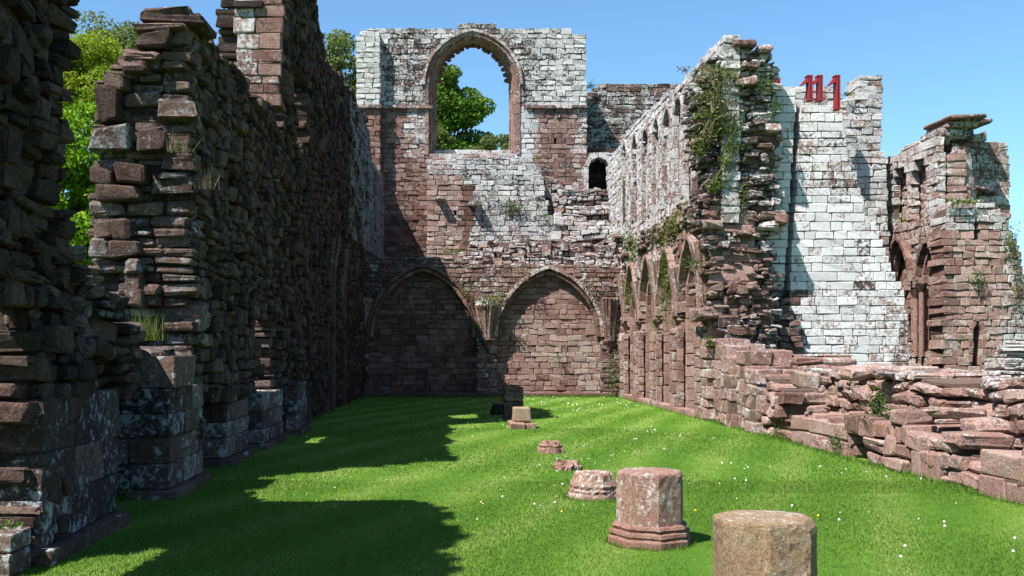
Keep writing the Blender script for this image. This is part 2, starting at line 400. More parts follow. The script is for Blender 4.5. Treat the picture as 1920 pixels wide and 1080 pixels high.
# ---- foliage
def leaves(mb, centres, size, mi=0, flat=0.0):
    c = np.asarray(centres, float); n = len(c)
    d = RNG.normal(0, 1, (n, 3)); d[:, 2] += flat * 2; d /= np.linalg.norm(d, axis=1)[:, None]
    r = RNG.normal(0, 1, (n, 3)); a = np.cross(d, r); a /= np.linalg.norm(a, axis=1)[:, None]; b = np.cross(d, a)
    s = size * RNG.uniform(.6, 1.4, (n, 1))
    v = np.stack([c - a * s, c - b * s * .55, c + a * s, c + b * s * .55], 1)
    mb.add(v.reshape(-1, 3), np.arange(4 * n).reshape(n, 4), (.5, 0, 0, 1), mi)
def ell(n, c, r, shell=.5):
    d = RNG.normal(0, 1, (n, 3)); d /= np.linalg.norm(d, axis=1)[:, None]
    return np.array(c) + d * (shell + (1 - shell) * RNG.random((n, 1)) ** .5) * np.array(r)
def tree(name, label, loc, H, R, mat, nclump=26, per=420, leaf=.11, trunk_h=.3, crown=(1, 1, 1), low=.25, group=None, seed=0, skew=0):
    rs = random.Random(seed); x, y, z = loc
    root = empty(name, loc, label, 'tree', group)
    mb = MB(); tube(mb, [(x, y, z - .3), (x + .05 * R, y, z + H * trunk_h), (x + rs.uniform(-.1, .1) * R, y, z + H * .85)], [H * .03, H * .022, H * .004], 8)
    mc = MB(); cz = z + H * (1 + low) / 2; hr = H * (1 - low) / 2
    for k in range(nclump):
        th = rs.uniform(0, 6.283); ph = math.acos(rs.uniform(-1, 1)); q = rs.uniform(.45, .9)
        c = (x + skew + R * crown[0] * q * math.sin(ph) * math.cos(th), y + R * crown[1] * q * math.sin(ph) * math.sin(th), cz + hr * q * math.cos(ph))
        rr = R * rs.uniform(.2, .36)
        leaves(mc, ell(int(per), c, (rr, rr, rr * .62), .55), leaf, flat=.4)
        if k % 2 == 0: tube(mb, [(x, y, z + H * trunk_h * .9), ((x + c[0]) / 2, (y + c[1]) / 2, (z + H * trunk_h + c[2]) / 2), c], [H * .011, H * .007, H * .002], 5)
    mb.build('trunk', M['bark'], root); mc.build('crown', mat, root)
    return root
def plant(name, label, cat, pts, size, mat, group=None):
    mb = MB(); leaves(mb, pts, size, flat=.3); o = mb.build(name, mat); return tag(o, label, cat, group)
def blades(mb, base, h, w, lean=.35, mi=0):
    n = len(base); th = RNG.uniform(0, 6.283, n); hh = h * RNG.uniform(.5, 1.3, n); ln = RNG.normal(0, lean, n) * hh
    lx = np.cos(th) * ln; ly = np.sin(th) * ln; ph = RNG.uniform(0, 6.283, n); wx = np.cos(ph) * w; wy = np.sin(ph) * w
    b = np.asarray(base, float)
    v = np.stack([b + np.stack([wx, wy, 0 * wx], 1), b - np.stack([wx, wy, 0 * wx], 1), b + np.stack([lx, ly, hh], 1)], 1)
    mb.add(v.reshape(-1, 3), np.arange(3 * n).reshape(n, 3), (.5, 0, 0, 1), mi)
def tuft(label, p, n, h, w, spread, mat, group=None, cat='grass tuft', name='grass_tuft'):
    mb = MB(); b = np.array(p) + np.concatenate([RNG.normal(0, 1, (n, 2)) * spread, np.zeros((n, 1))], 1); blades(mb, b, h, w, .5)
    return tag(mb.build(name, mat), label, cat, group)

# ================================================================== THE SETTING
def sheet(name, x0, x1, y0, y1, z, nx, ny, mat, bumpy=0.0, lab=None):
    xs = np.linspace(x0, x1, nx + 1); ys = np.linspace(y0, y1, ny + 1); X, Y = np.meshgrid(xs, ys)
    Z = np.full_like(X, z) + bumpy * (np.sin(X * 1.3 + Y * .7) + np.sin(X * .6 - Y * 1.1 + 2)) * .5
    v = np.stack([X.ravel(), Y.ravel(), Z.ravel()], 1); q = []
    for j in range(ny):
        for i in range(nx): a = j * (nx + 1) + i; q.append([a, a + 1, a + nx + 2, a + nx + 1])
    mb = MB(); mb.add(v, q); o = mb.build(name, mat, smooth=True, base=(0, 0, 0)); o['kind'] = 'structure'; return o
sheet('lawn', -9, 60, -10, 60, 0.0, 69, 70, M['lawn'], .012)
sheet('ground', -900, 900, -300, 1500, -.03, 6, 6, M['lawn'])

def hill():
    nx, ny = 60, 50; xs = np.linspace(-130, 60, nx); ys = np.linspace(28, 190, ny); X, Y = np.meshgrid(xs, ys)
    Z = 17 / (1 + np.exp((X + 26) / 7)) * np.clip((Y - 24) / 30, 0, 1) + np.sin(X * .2 + Y * .13) * .5 - .5
    mb = MB(); q = [[j * nx + i, j * nx + i + 1, (j + 1) * nx + i + 1, (j + 1) * nx + i] for j in range(ny - 1) for i in range(nx - 1)]
    mb.add(np.stack([X.ravel(), Y.ravel(), Z.ravel()], 1), q); o = mb.build('hill', M['lawn'], smooth=True, base=(0, 0, 0)); o['kind'] = 'structure'
hill()

# short grass blades over the lawn in view
mbg = MB()
def in_view(n, y0, y1, pw=1.0):
    y = y0 + (y1 - y0) * RNG.random(n) ** pw
    x = RNG.uniform(-.47, .62, n) * y
    k = (x > -3.15) & (x < 6.12); return np.stack([x[k], y[k], 0 * x[k]], 1)
blades(mbg, in_view(150000, 6.8, 12), .024, .0036, .6)
blades(mbg, in_view(110000, 11, 20), .026, .006, .6)
blades(mbg, in_view(40000, 18, 33), .03, .011, .6)
blades(mbg, in_view(500, 6.8, 30), .09, .002, .4)
tag(mbg.build('grass', M['blade'], base=(0, 0, 0)), kind='stuff')
# paler worn grass and longer blades along the foot of the right wall
mbe = MB(); yy = RNG.uniform(8, 33, 6000); b = np.stack([6.12 - np.abs(RNG.normal(0, .09, 6000)), yy, 0 * yy], 1); blades(mbe, b, .07, .006, .6)
yy = RNG.uniform(7.5, 30, 2500); b = np.stack([-3.1 + np.abs(RNG.normal(0, .06, 2500)), yy, 0 * yy], 1); blades(mbe, b, .07, .006, .6)
xx = RNG.uniform(-3, 6, 2500); b = np.stack([xx, 33.15 - np.abs(RNG.normal(0, .1, 2500)), 0 * xx], 1); blades(mbe, b, .09, .012, .6)
tag(mbe.build('grass_edging', M['blade'], base=(0, 0, 0)), kind='stuff')
for bx, by, br in ((fr(1218, 0, 8.17)[0], 8.17, .34), (fr(1112, 0, 10.7)[0], 10.7, .31), (fr(1436, 0, 6.25)[0], 6.25, .36)):
    th = RNG.uniform(0, 6.283, 700); rr0 = br * RNG.uniform(.98, 1.12, 700); bq = np.stack([bx + rr0 * np.cos(th), by + rr0 * np.sin(th), 0 * th], 1)
    mbq = MB(); blades(mbq, bq, .05, .003, .5); mbe2 = tag(mbq.build('grass_edging', M['blade'], base=(0, 0, 0)), kind='stuff')
# daisies: uncountable white flecks
mbd = MB()
def daisies(n, xr, yr, s):
    c = np.stack([RNG.uniform(*xr, n), RNG.uniform(*yr, n), np.full(n, .05)], 1); leaves(mbd, c, s, flat=1.5)
daisies(260, (1.2, 5.8), (25, 32.6), .022); daisies(260, (-3, 6), (17, 32.6), .013); daisies(240, (-2, 6), (9, 18), .008); daisies(90, (-2.6, 2.5), (28, 32), .022)
for _ in range(16):
    cx, cy = random.uniform(1.5, 5.6), random.uniform(12, 31); daisies(14, (cx - .5, cx + .5), (cy - .5, cy + .5), .013)
tag(mbd.build('daisies', M['clock'], base=(0, 0, 0)), kind='stuff')

# ================================================================== LEFT SIDE (in its own shade)
def dk(u, z): return (.30, .35)
FL = F_left(-3.15); FLm = F_left(-3.15); FLt = F_left(-3.1)
def sun_cut(u, z, W, u0, u1, zt, zmax):  # thins the unseen back of a wall above openings so sun passes through
    return min(W, max(.25, (z - zt) * .58)) if u0 < u < u1 and zt - .1 < z < zmax else W
# --- nearest ruined wall, running out of the frame
rootA = empty('ruined_wall', (-4, 6, 0), 'tall dark rubble wall cut off by the left edge, nearest on the shaded side', 'wall', 'ruined walls along the shaded side')
side = [(138, 0), (126, 60), (136, 110), (117, 200), (108, 290), (100, 370), (134, 395), (146, 470), (166, 540)]
pa = [sd(a, b, -3.15) for a, b in side]
polyA = [(2.2, 0), (pa[-1][0] + .05, 0)] + pa[::-1] + [(7.95, 5.2), (7.4, 5.8), (5.2, 5.95), (2.4, 5.7)]
mb = MB(); wall(mb, polyA, FL, 1.5, (.08, .19), (.12, .34), 3, gap=.02, rag=.06, prot=.1, bev=.03, lump=.1, jit=.009, attr=lambda u, z: (.24, .35, 0.0), holes=[rect_hole(5.3, 7.3, 0, 2.0)], drop=.1, wfun=lambda u, z: (0, sun_cut(u, z, 1.5, 4.6, 7.5, 1.9, 4.7)))
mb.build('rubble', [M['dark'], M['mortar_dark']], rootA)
def ash(mb, x0, x1, y0, y1, z0, z1, ch, ln, attr=(.25, .4), nwx=1, gap=.01, prot=.012, bev=.012, lump=.02, jit=.002):
    """squared blocks filling a box: x = across, y = along"""
    z = z0
    while z < z1 - .05:
        h = random.uniform(*ch)
        if z + h > z1 - ch[0] * .6: h = z1 - z
        y = y0; cs = []
        while y < y1 - .03:
            l = random.uniform(*ln)
            if y + l > y1 - ln[0] * .6: l = y1 - y
            xs = np.linspace(x0, x1, nwx + 1)
            if nwx > 1: xs[1:-1] += RNG.uniform(-.1, .1, nwx - 1)
            for k in range(nwx):
                cs.append((xs[k] + gap / 2, xs[k + 1] - gap / 2 + (random.random() * prot if k == nwx - 1 else 0), y + gap / 2 - random.random() * prot * (y == y0), y + l - gap / 2, z + gap / 2, z + h - gap / 2))
            y += l
        blocks(mb, cs, ID, attr, bev, lump, jit); z += h
    add_boxes(mb, [(x0 + .025, x1 - .025, y0 + .025, y1 - .025, z0, z1 - .03)], ID)
def A3(l, d, c=.2): return (l, d, c)
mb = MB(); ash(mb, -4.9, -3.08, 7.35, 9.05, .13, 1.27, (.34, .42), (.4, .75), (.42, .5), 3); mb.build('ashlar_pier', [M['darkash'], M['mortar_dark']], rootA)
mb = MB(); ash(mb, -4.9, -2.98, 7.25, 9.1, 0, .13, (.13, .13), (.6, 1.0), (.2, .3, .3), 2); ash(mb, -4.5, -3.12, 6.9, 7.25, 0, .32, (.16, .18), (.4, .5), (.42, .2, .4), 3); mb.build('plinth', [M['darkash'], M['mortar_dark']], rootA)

# low rubble joining the first two stretches
mb = MB(); pl = [sd(a, b, -3.25) for a, b in [(112, 395), (135, 440), (150, 480), (205, 515), (250, 600), (300, 640), (345, 665)]]
polyL = [(7.8, 0), (11.7, 0), (11.7, 1.5)] + pl[::-1]
wall(mb, polyL, F_left(-3.25), 1.6, (.1, .22), (.16, .5), 3, gap=.02, rag=.06, prot=.16, bev=.05, lump=.13, jit=.008, attr=lambda u, z: (.38 if z > 1.4 else .25, .35), drop=.2, wfun=lambda u, z: ((.75 if z < 1.15 else .25 if z < 1.5 else .05), 1.6))
tag(mb.build('broken_wall', [M['dark'], M['mortar_dark']]), 'low slumped stretch of dark rubble between the nearest tall wall and the ragged tower-like stump', 'wall')

# stub piers standing out from the shaded wall
def stub(x1, y0, y1, zt, top=None, lab='', x0=-4.5, lich=.3, z0=.0, pl=.1):
    r = empty('pier_stub', ((x0 + x1) / 2, (y0 + y1) / 2, 0), lab, 'pier stub', 'squared pier stubs along the shaded wall')
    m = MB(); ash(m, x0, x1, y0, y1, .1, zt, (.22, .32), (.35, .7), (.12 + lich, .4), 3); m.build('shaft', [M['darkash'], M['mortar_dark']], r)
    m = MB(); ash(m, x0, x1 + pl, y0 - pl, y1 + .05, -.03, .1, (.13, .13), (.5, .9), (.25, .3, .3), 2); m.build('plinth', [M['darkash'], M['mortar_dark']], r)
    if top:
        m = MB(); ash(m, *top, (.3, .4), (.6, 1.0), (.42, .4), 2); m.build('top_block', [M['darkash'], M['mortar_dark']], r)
stub(-3.05, 10.6, 12.1, 1.22, (-4.2, -3.0, 10.62, 11.5, 1.225, 1.58), 'tallest dark squared pier stub with a lichen-spotted block lying on top')
stub(-3.1, 13.6, 15.1, .87, (-3.6, -3.16, 14.0, 14.6, .875, 1.4), 'third dark pier stub from the left edge, with a small weathered block standing on it')
stub(-2.98, 15.7, 17.6, .93, None, 'plain dark pier stub with a gap under its front corner and no block on top')
stub(-2.88, 18.6, 19.9, 1.0, None, 'farthest and smallest pier stub with pale lichen on its front face', lich=.34)

# --- ragged stump with the long rubble wall behind it
rootB = empty('ruined_wall', (-4, 13, 0), 'ragged rubble stump with pale quoin blocks and green trees to its left', 'wall', 'ruined walls along the shaded side')
pb = [(266, 22), (375, 28), (388, 62), (402, 75), (430, 118), (450, 135), (470, 165), (500, 192), (520, 232), (531, 262)]
pbs = [sd(a, b, -3.15) for a, b in pb[2:]]
polyB = [(11.75, 0), (18.6, 0)] + pbs[::-1] + [(11.75, 5.78)]
LW = [(640, 100), (480, 178), (430, 176), (320, 180), (240, 182), (150, 194), (140, 206), (110, 230), (88, 246), (60, 256), (25, 266)]
def wB(u, z):
    py = VY - (z - CH) / 11.75 * FPX
    x = np.interp(-py, [-a for a, _ in LW], [b for _, b in LW])
    o = (VX - x) / FPX * 11.75 - 3.15 + (0 if u < 14 else .1)
    f = .5 if (z < .95 and u > 12) else 0.0
    if z > 5.5 and u < 12.4: f = .02
    return (f, sun_cut(u, z, max(.5, o), 14.8, 17.5, 2.2, 4.5))
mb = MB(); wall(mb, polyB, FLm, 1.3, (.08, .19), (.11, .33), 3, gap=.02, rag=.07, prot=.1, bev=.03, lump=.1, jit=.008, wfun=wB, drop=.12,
     attr=lambda u, z: (.33 + (.08 if u < 12.3 else 0) - (.08 if u > 15 else 0), .33, .2 + .15 * (u < 12.3)), holes=[rect_hole(14.5, 15.1, 2.6, 3.1), rect_hole(15.9, 17.3, .4, 2.2)])  # front end toned paler, sunlight put into the stone colour
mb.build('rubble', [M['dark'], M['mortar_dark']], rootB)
# pale quoins on the corner
for (x0, x1, y0, y1, l) in [(184, 252, 236, 287, .8), (262, 314, 244, 287, .6), (176, 215, 314, 347, .3), (222, 272, 308, 347, .5), (182, 262, 348, 378, .45), (178, 214, 413, 448, .75), (214, 248, 410, 448, .45), (176, 212, 449, 482, .85), (212, 260, 449, 484, .6), (238, 268, 487, 515, .8), (238, 272, 516, 545, .7), (240, 270, 546, 578, .7), (190, 222, 168, 232, .5), (200, 240, 138, 168, .4)]:
    (a, zt), (b_, zb) = fr(x0, y0, 11.7), fr(x1, y1, 11.7)
    mb = MB(); blocks(mb, [(a, b_, 11.63 - random.random() * .08, 12.15, zb, zt)], ID, (l * .62, .35, .3), .035, .1, .007)
    mb.build('quoin_block', [M['dark']], rootB)
# flat capping slabs at the very top
for (x0, x1, y0, y1) in [(270, 360, 19, 34), (270, 386, 34, 45), (256, 356, 46, 62), (262, 320, 64, 92), (238, 300, 98, 118), (228, 278, 119, 140)]:
    (a, zt), (b_, zb) = fr(x0, y0, 11.7), fr(x1, y1, 11.7)
    mb = MB(); blocks(mb, [(a, b_, 11.57, 12.3, zb, zt)], ID, (.3, .35, .0), .045, .2, .012)
    mb.build('capping_slab', [M['brown']], rootB)

# --- tall wall rising out of the frame, with an ashlar end
rootC = empty('ruined_wall', (-3.9, 24, 0), 'tallest shaded wall with an ashlar end rising out of the top of the picture', 'wall', 'ruined walls along the shaded side')
pc = [sd(a, b, -3.1) for a, b in [(592, 0), (600, 45), (608, 100), (618, 128), (640, 140), (652, 172), (668, 215)]]
polyC = [(18.3, 0), (33.8, 0)] + pc[::-1] + [(22.4, 10.4), (21.0, 10.7), (18.4, 10.5)]
def FC(p):
    y = p[:, 0]; x = -3.1 - p[:, 1] + np.clip((y - 27) / 12, 0, 1) * .45
    return np.stack([x, y, p[:, 2]], 1)
mb = MB(); wall(mb, polyC, FC, 1.2, (.11, .22), (.15, .38), 2, wfun=lambda u, z: (0, sun_cut(u, z, 1.2, 18.6, 21.3, 7.4, 9.6)), gap=.02, rag=.06, prot=.09, bev=.03, lump=.09, jit=.008,
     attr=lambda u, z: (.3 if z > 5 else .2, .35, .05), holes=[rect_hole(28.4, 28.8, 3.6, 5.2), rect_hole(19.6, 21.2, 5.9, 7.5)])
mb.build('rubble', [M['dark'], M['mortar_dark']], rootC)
mb = MB()
pq = [fr(a, b, 18.24) for a, b in [(441, -70), (500, -70), (532, -70), (532, 60), (524, 66), (530, 110), (522, 150), (530, 190), (500, 200), (470, 190), (455, 190), (441, 140)]]
wall(mb, pq[::-1], F_front(18.2), .75, (.14, .34), (.26, .5), 1, gap=.012, rag=.02, prot=.03, bev=.02, lump=.03, attr=lambda u, z: (.5 if z > 6.7 and u < -3.6 else .35, .4, .2))
(a, zt), (b_, zb) = fr(437, 0, 18.1), fr(492, 12, 18.1); blocks(mb, [(a, b_, 18.1, 18.7, zb, zt)], ID, (.2, .8))
mb.build('ashlar_end', [M['red'], M['mortar']], rootC)
# far stretch with vault shafts
rootD = empty('shaded_wall', (-3.2, 33, 0), 'far end of the shaded side wall with slender vault shafts, meeting the gable wall', 'wall')
polyD = [(29.8, 0), (38.3, 0), sd(720, 340, -2.46), sd(712, 315, -2.5), sd(700, 295, -2.6), (34.5, 9.2), (33.6, 9.5), (33, 9.6), (29.8, 9.6)]
def FD(p):
    y = p[:, 0]; x = -2.95 - p[:, 1] + np.clip((y - 30) / 8.3, 0, 1) * .5 - (p[:, 2] < 4.9) * .35
    return np.stack([x, y, p[:, 2]], 1)
mb = MB(); wall(mb, polyD, FD, 1.2, (.2, .28), (.3, .5), 1, wfun=lambda u, z: (0, sun_cut(u, z, 1.2, 30.4, 32.5, 6.2, 8.4)), gap=.012, rag=.03, prot=.02, attr=lambda u, z: (.6 if z > 5 else .22, .45, .15), holes=[arch_hole(31.7, .62, 4.9, 5.9, .8), arch_hole(33.6, .35, 6.0, 8.0, .6), arch_hole(35.6, .3, 6.0, 7.6, .6)])
mb.build('masonry', [M['dark'], M['mortar_dark']], rootD)

def springer(root, x, y, z0, zt, r0, r1, ang, spread=1.0, n=9, name='vault_springer', mat='far'):
    """fluted fan of broken vault ribs on a corbel; ang = direction it faces"""
    mb = MB(); ca, sa = math.cos(ang), math.sin(ang)
    zs = np.linspace(z0, zt, 7)
    prof = [r0 + (r1 - r0) * (t ** 1.6) for t in np.linspace(0, 1, 7)]
    for k in range(n):
        th = (k / (n - 1) - .5) * math.pi * .95
        dx = math.cos(th) * ca - math.sin(th) * sa; dy = math.cos(th) * sa + math.sin(th) * ca
        pts = [(x + dx * p * spread, y + dy * p * spread, z) for p, z in zip(prof, zs)]
        tube(mb, pts, np.linspace(.045, .075, 7) * (1.25 if k % 2 == 0 else .8), 6, (random.random(), .4, .15, 1))
    pts = [(x, y, z) for z in zs]; tube(mb, pts, [p * 1.0 for p in prof], 12, (.6, .45, .2, 1))
    tube(mb, [(x, y, z0 - .12), (x, y, z0 - .03), (x, y, z0 + .02)], [r0 * 1.25, r0 * 1.6, r0 * 1.5], 12, (.5, .2, .5, 1))
    tube(mb, [(x, y, z0 - .42), (x, y, z0 - .25), (x, y, z0 - .12)], [r0 * .25, r0 * .7, r0 * 1.2], 10, (.5, .1, .4, 1))
    return mb.build(name, [M[mat]], root, smooth=False)
for y in (25.6, 28.4, 31.2):
    mb = MB()
    for dy, rr in ((-.16, .06), (0, .1), (.16, .06)):
        tube(mb, [(-3.12 + (.1 if dy == 0 else 0), y + dy, 0), (-3.12 + (.1 if dy == 0 else 0), y + dy, 4.6)], rr, 8, (.35 + random.random() * .3, .15, .25, 1))
    mb.build('vault_shaft', [M['dark']], rootD)
    springer(rootD, -3.25, y, 2.6, 4.6, .18, .4, 0, mat='dark')

# ================================================================== END WALL (faces the camera)
rootE = empty('gable_wall', (1.5, 34.5, 0), 'tall end wall with a big empty pointed window above two blind arches', 'wall')
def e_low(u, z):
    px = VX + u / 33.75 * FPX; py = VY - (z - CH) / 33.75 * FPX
    if px < 905: return (.28, .4, 0)  # left arch toned darker, right one brighter: shade and sunlight put into colour
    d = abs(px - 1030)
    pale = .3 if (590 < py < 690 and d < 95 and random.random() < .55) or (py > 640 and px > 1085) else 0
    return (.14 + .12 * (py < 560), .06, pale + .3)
# wall plane inside the blind arches
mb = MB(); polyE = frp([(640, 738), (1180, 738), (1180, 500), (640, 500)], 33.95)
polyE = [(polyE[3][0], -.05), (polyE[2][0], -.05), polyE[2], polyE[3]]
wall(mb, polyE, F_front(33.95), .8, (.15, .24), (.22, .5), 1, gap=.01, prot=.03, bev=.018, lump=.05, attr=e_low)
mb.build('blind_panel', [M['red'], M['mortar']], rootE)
# outer skin with the two blind arches cut out
ay, aw, asp, ah = fr(1030, 612, 33.7), 95 / FPX * 33.7, 0, 0
R1 = dict(cu=fr(1030, 0, 33.7)[0], a=1.83, zs=fr(0, 632, 33.7)[1], h=fr(0, 503, 33.7)[1] - fr(0, 632, 33.7)[1])
R2 = dict(cu=fr(793, 0, 33.7)[0], a=1.9, zs=R1['zs'], h=R1['h'] + .1)
h1 = arch_hole(R1['cu'], R1['a'], -1, R1['zs'], R1['h']); h2 = arch_hole(R2['cu'], R2['a'], -1, R2['zs'], R2['h'])
mb = MB(); poly = [fr(640, 0, 33.7), fr(1180, 0, 33.7)]
poly = [(poly[0][0], 0), (poly[1][0], 0), fr(1180, 500, 33.7), fr(1100, 497, 33.7), fr(1000, 492, 33.7), fr(905, 495, 33.7), fr(860, 482, 33.7), fr(690, 481, 33.7), fr(640, 481, 33.7)]
wall(mb, poly, F_front(33.7), .3, (.13, .2), (.2, .4), 1, gap=.012, prot=.04, bev=.025, lump=.08, holes=[h1, h2], inset=.03,
     attr=lambda u, z: (.4, .55, 0) if u < -.6 else (.42, .45, .15))
mb.build('arch_spandrels', [M['far'], M['mortar']], rootE)
for R_ in (R1, R2):
    mb = MB(); ring(mb, arch_pts(R_['cu'], R_['a'], R_['zs'], R_['h']), F_front(33.7), -.09, .12, -.02, .1, .35, (.5 if R_ is R1 else .2, .25, .35 if R_ is R1 else 0)); ring(mb, arch_pts(R_['cu'], R_['a'] - .1, R_['zs'], R_['h'] - .12), F_front(33.7), .0, .2, -.06, .06, .35, (.15, .3, .2))
    mb.build('blind_arch', [M['red']], rootE)
cx, _ = fr(914, 0, 33.6)
c = springer(rootE, cx, 33.68, fr(0, 636, 33.6)[1], fr(0, 572, 33.6)[1], .19, .41, -math.pi / 2, n=11)
mb = MB(); tube(mb, [(cx, 33.7, fr(0, 572, 33.6)[1] - .02), (cx, 33.7, fr(0, 570, 33.6)[1] + .1)], [.45, .43], 14, (.8, .7, 0, 1)); mb.build('slab', [M['far']], c)
springer(rootE, fr(1143, 0, 33.6)[0], 33.7, fr(0, 638, 33.6)[1], fr(0, 560, 33.6)[1], .14, .3, -math.pi / 2 - .5, n=7)
springer(rootE, fr(688, 0, 33.6)[0] - .3, 33.5, fr(0, 638, 33.6)[1], fr(0, 560, 33.6)[1], .16, .5, -math.pi / 2 + .5, n=9)
mb = MB(); ash(mb, -3.2, 5.95, 33.15, 33.72, -.02, .13, (.14, .15), (.5, .8), (.25, .2, .2)); 
mb.build('plinth_step', [M['brown'], M['mortar']], rootE)
# slanting pilaster below the corbel
# rubble band above the arches, stepping back
mb = MB(); Yb = 34.3
pband = [fr(640, 505, Yb), fr(1180, 505, Yb), fr(1180, 440, Yb), fr(1165, 436, Yb), fr(1120, 452, Yb), fr(1060, 446, Yb), fr(1000, 450, Yb), fr(950, 443, Yb), fr(900, 452, Yb), fr(872, 462, Yb), fr(862, 481, Yb), fr(815, 479, Yb), fr(790, 484, Yb), fr(640, 482, Yb)]
def wband(u, z): t = max(0, (z - 4.6)); return (t * .5 * (.6 + .8 * random.random()), 3.2)
wall(mb, pband, F_front(Yb), 3.0, (.11, .2), (.15, .4), 3, gap=.02, rag=.06, prot=.12, bev=.04, lump=.14, jit=.01, wfun=wband, drop=.15, attr=lambda u, z: (.5, .35) if u > .4 else (.5, .75))
mb.build('rubble_band', [M['far'], M['mortar']], rootE)
# projecting lower face of the window wall
Yp = 37.5
def wp(px, py): return fr(px, py, Yp)
mb = MB(); pp = [wp(800, 495), wp(1036, 495), wp(1040, 405), wp(1028, 398), wp(1028, 380), wp(1022, 372), wp(1022, 345), wp(1016, 340), wp(1016, 328), wp(1008, 312), wp(958, 298), wp(870, 296), wp(800, 300)]
def a_proj(u, z):
    px = VX + u / Yp * FPX; py = VY - (z - CH) / Yp * FPX
    if px < 865: return (.35 if py > 330 else .55, .2 + .3 * (py < 325), .55)
    if px < 885 and py > 350: return (.2, .2, -.2)
    return (.6, .72)
wall(mb, pp, F_front(Yp), .95, (.17, .22), (.22, .42), 1, gap=.012, rag=.03, prot=.02, attr=a_proj, drop=.08, holes=[rect_hole(*[wp(x, 0)[0] for x in (820, 832)], wp(0, 378)[1], wp(0, 370)[1]), rect_hole(*[wp(x, 0)[0] for x in (850, 856)], wp(0, 402)[1], wp(0, 394)[1])])
mb.build('lower_facing', [M['far'], M['mortar_pale']], rootE)
for (x0, x1, y0, y1) in [(818, 834, 371, 377), (879, 900, 379, 387)]:
    (a, zt), (b_, zb) = wp(x0, y0), wp(x1, y1); mb = MB(); blocks(mb, [(a, b_, Yp - .42, Yp + .2, zb, zt)], ID, (.5, .3))
    mb.build('projecting_stone', [M['far']], rootE)
# recessed rubble with ledges right of the break
mb = MB(); pr_ = [wp(1000, 495), wp(1175, 495), wp(1175, 352), wp(1060, 350), wp(1052, 335), wp(1000, 325)]
wall(mb, pr_, F_front(37.95), .6, (.13, .2), (.16, .4), 1, gap=.02, rag=.04, prot=.12, bev=.04, lump=.13, jit=.01, drop=.1, attr=lambda u, z: (.5, .5, .1))
for (x0, x1, y0, y1, d) in [(1036, 1170, 412, 450, .5), (1060, 1165, 385, 400, .3), (1040, 1100, 402, 414, .4)]:
    wall(mb, [wp(x0, y1), wp(x1, y1), wp(x1, y0), wp(x0, y0)], F_front(37.95 - d), d, (.14, .2), (.2, .45), 1, gap=.015, rag=.05, prot=.06, bev=.03, lump=.1, attr=lambda u, z: (.6, .25, .3))
mb.build('broken_core', [M['far'], M['mortar']], rootE)
# the upper window wall
Yw = 38.5
def ww(px, py): return fr(px, py, Yw)
Wc = ww(886, 0)[0]; Wa = (970 - 803) / 2 / FPX * Yw; Wsp = ww(0, 160)[1]; Wh = ww(0, 66)[1] - Wsp; Wsill = ww(0, 291)[1]
def a_win(u, z):
    px = VX + u / Yw * FPX; py = VY - (z - CH) / Yw * FPX
    if py < 200: return (.5 if 725 < px < 1000 else .64, .78 + .25 * (math.exp(-((px - 1060) / 25) ** 2) + math.exp(-((px - 1000) / 20) ** 2) + math.exp(-((px - 740) / 35) ** 2)), .25)
    l = .3 + .2 * (760 < px < 1000 and py < 300) + .35 * math.exp(-((px - 985) / 28) ** 2) + .2 * (px > 1080)
    return (l, .4, .12 - .25 * (py > 400) + .15 * (px > 780))
if Wh < Wa + .02: Wh = Wa + .02
win_o = arch_hole(Wc, Wa, Wsill, Wsp, Wh)
mb = MB(); pw = [ww(690, 500), ww(1104, 500), ww(1100, 198), ww(1098, 62), ww(1070, 58), ww(1010, 52), ww(940, 52), ww(925, 46), ww(868, 44), ww(850, 52), ww(700, 54), ww(690, 60)]
wall(mb, pw, F_front(Yw), .75, (.17, .235), (.24, .46), 1, gap=.01, rag=.02, prot=.012, attr=a_win, holes=[win_o, rect_hole(ww(1039, 0)[0], ww(1044, 0)[0], ww(0, 268)[1], ww(0, 259)[1])])
mb.build('masonry', [M['far'], M['mortar_pale']], rootE)
Ia = (955 - 818) / 2 / FPX * 39.9; Ic = fr(886.5, 0, 39.9)[0]; Isp = fr(0, 166, 39.9)[1]; Ih = max(fr(0, 84, 39.9)[1] - Isp, Ia + .02)
win_i = arch_hole(Ic, Ia, fr(0, 283, 39.9)[1], Isp, Ih)
mb = MB(); pi_ = [(-3, 6), (5.2, 6)] + [(5.2, Isp + Ih + .28), (-3, Isp + Ih + .28)]
wall(mb, pi_, F_front(39.27), .9, (.18, .24), (.28, .5), 1, gap=.01, holes=[win_i], attr=lambda u, z: (.2 + .5 * (z < 9.9), .2, .3))
mb.build('inner_masonry', [M['red'], M['mortar']], rootE)
# splayed reveal between the outer and the inner opening
def lerp_pts(t, s=0): 
    A = np.array(arch_pts(Wc, Wa, Wsp, Wh, 22, Wsill)); B = np.array(arch_pts(Ic, Ia, Isp, Ih, 22, fr(0, 283, 39.9)[1])); return A * (1 - t) + B * t
mb = MB()
for k in range(7):
    P = lerp_pts((k + .5) / 7); ring(mb, [tuple(p) for p in P], F_front(Yw + .08 + k * .16), 0, .17, -.05 - .03 * (k % 2), .2, .4, (.3, .3, .5 if k % 2 else .25), bev=.02, lump=.02)
mb.build('window_reveal', [M['red']], rootE)
mb = MB(); P = arch_pts(Wc, Wa + .17, Wsp, Wh + .17, 24); ring(mb, P, F_front(Yw), -.13, .1, -.05, .06, .45, (.5, .25, .4)); ring(mb, arch_pts(Wc, Wa, Wsp, Wh, 24, Wsill), F_front(Yw), -.05, .2, -.03, .12, .4, (.4, .3, .2))
mb.build('hood_mould', [M['far']], rootE)
mb = MB(); P = np.array(arch_pts(Ic, Ia, Isp, Ih, 60)); 
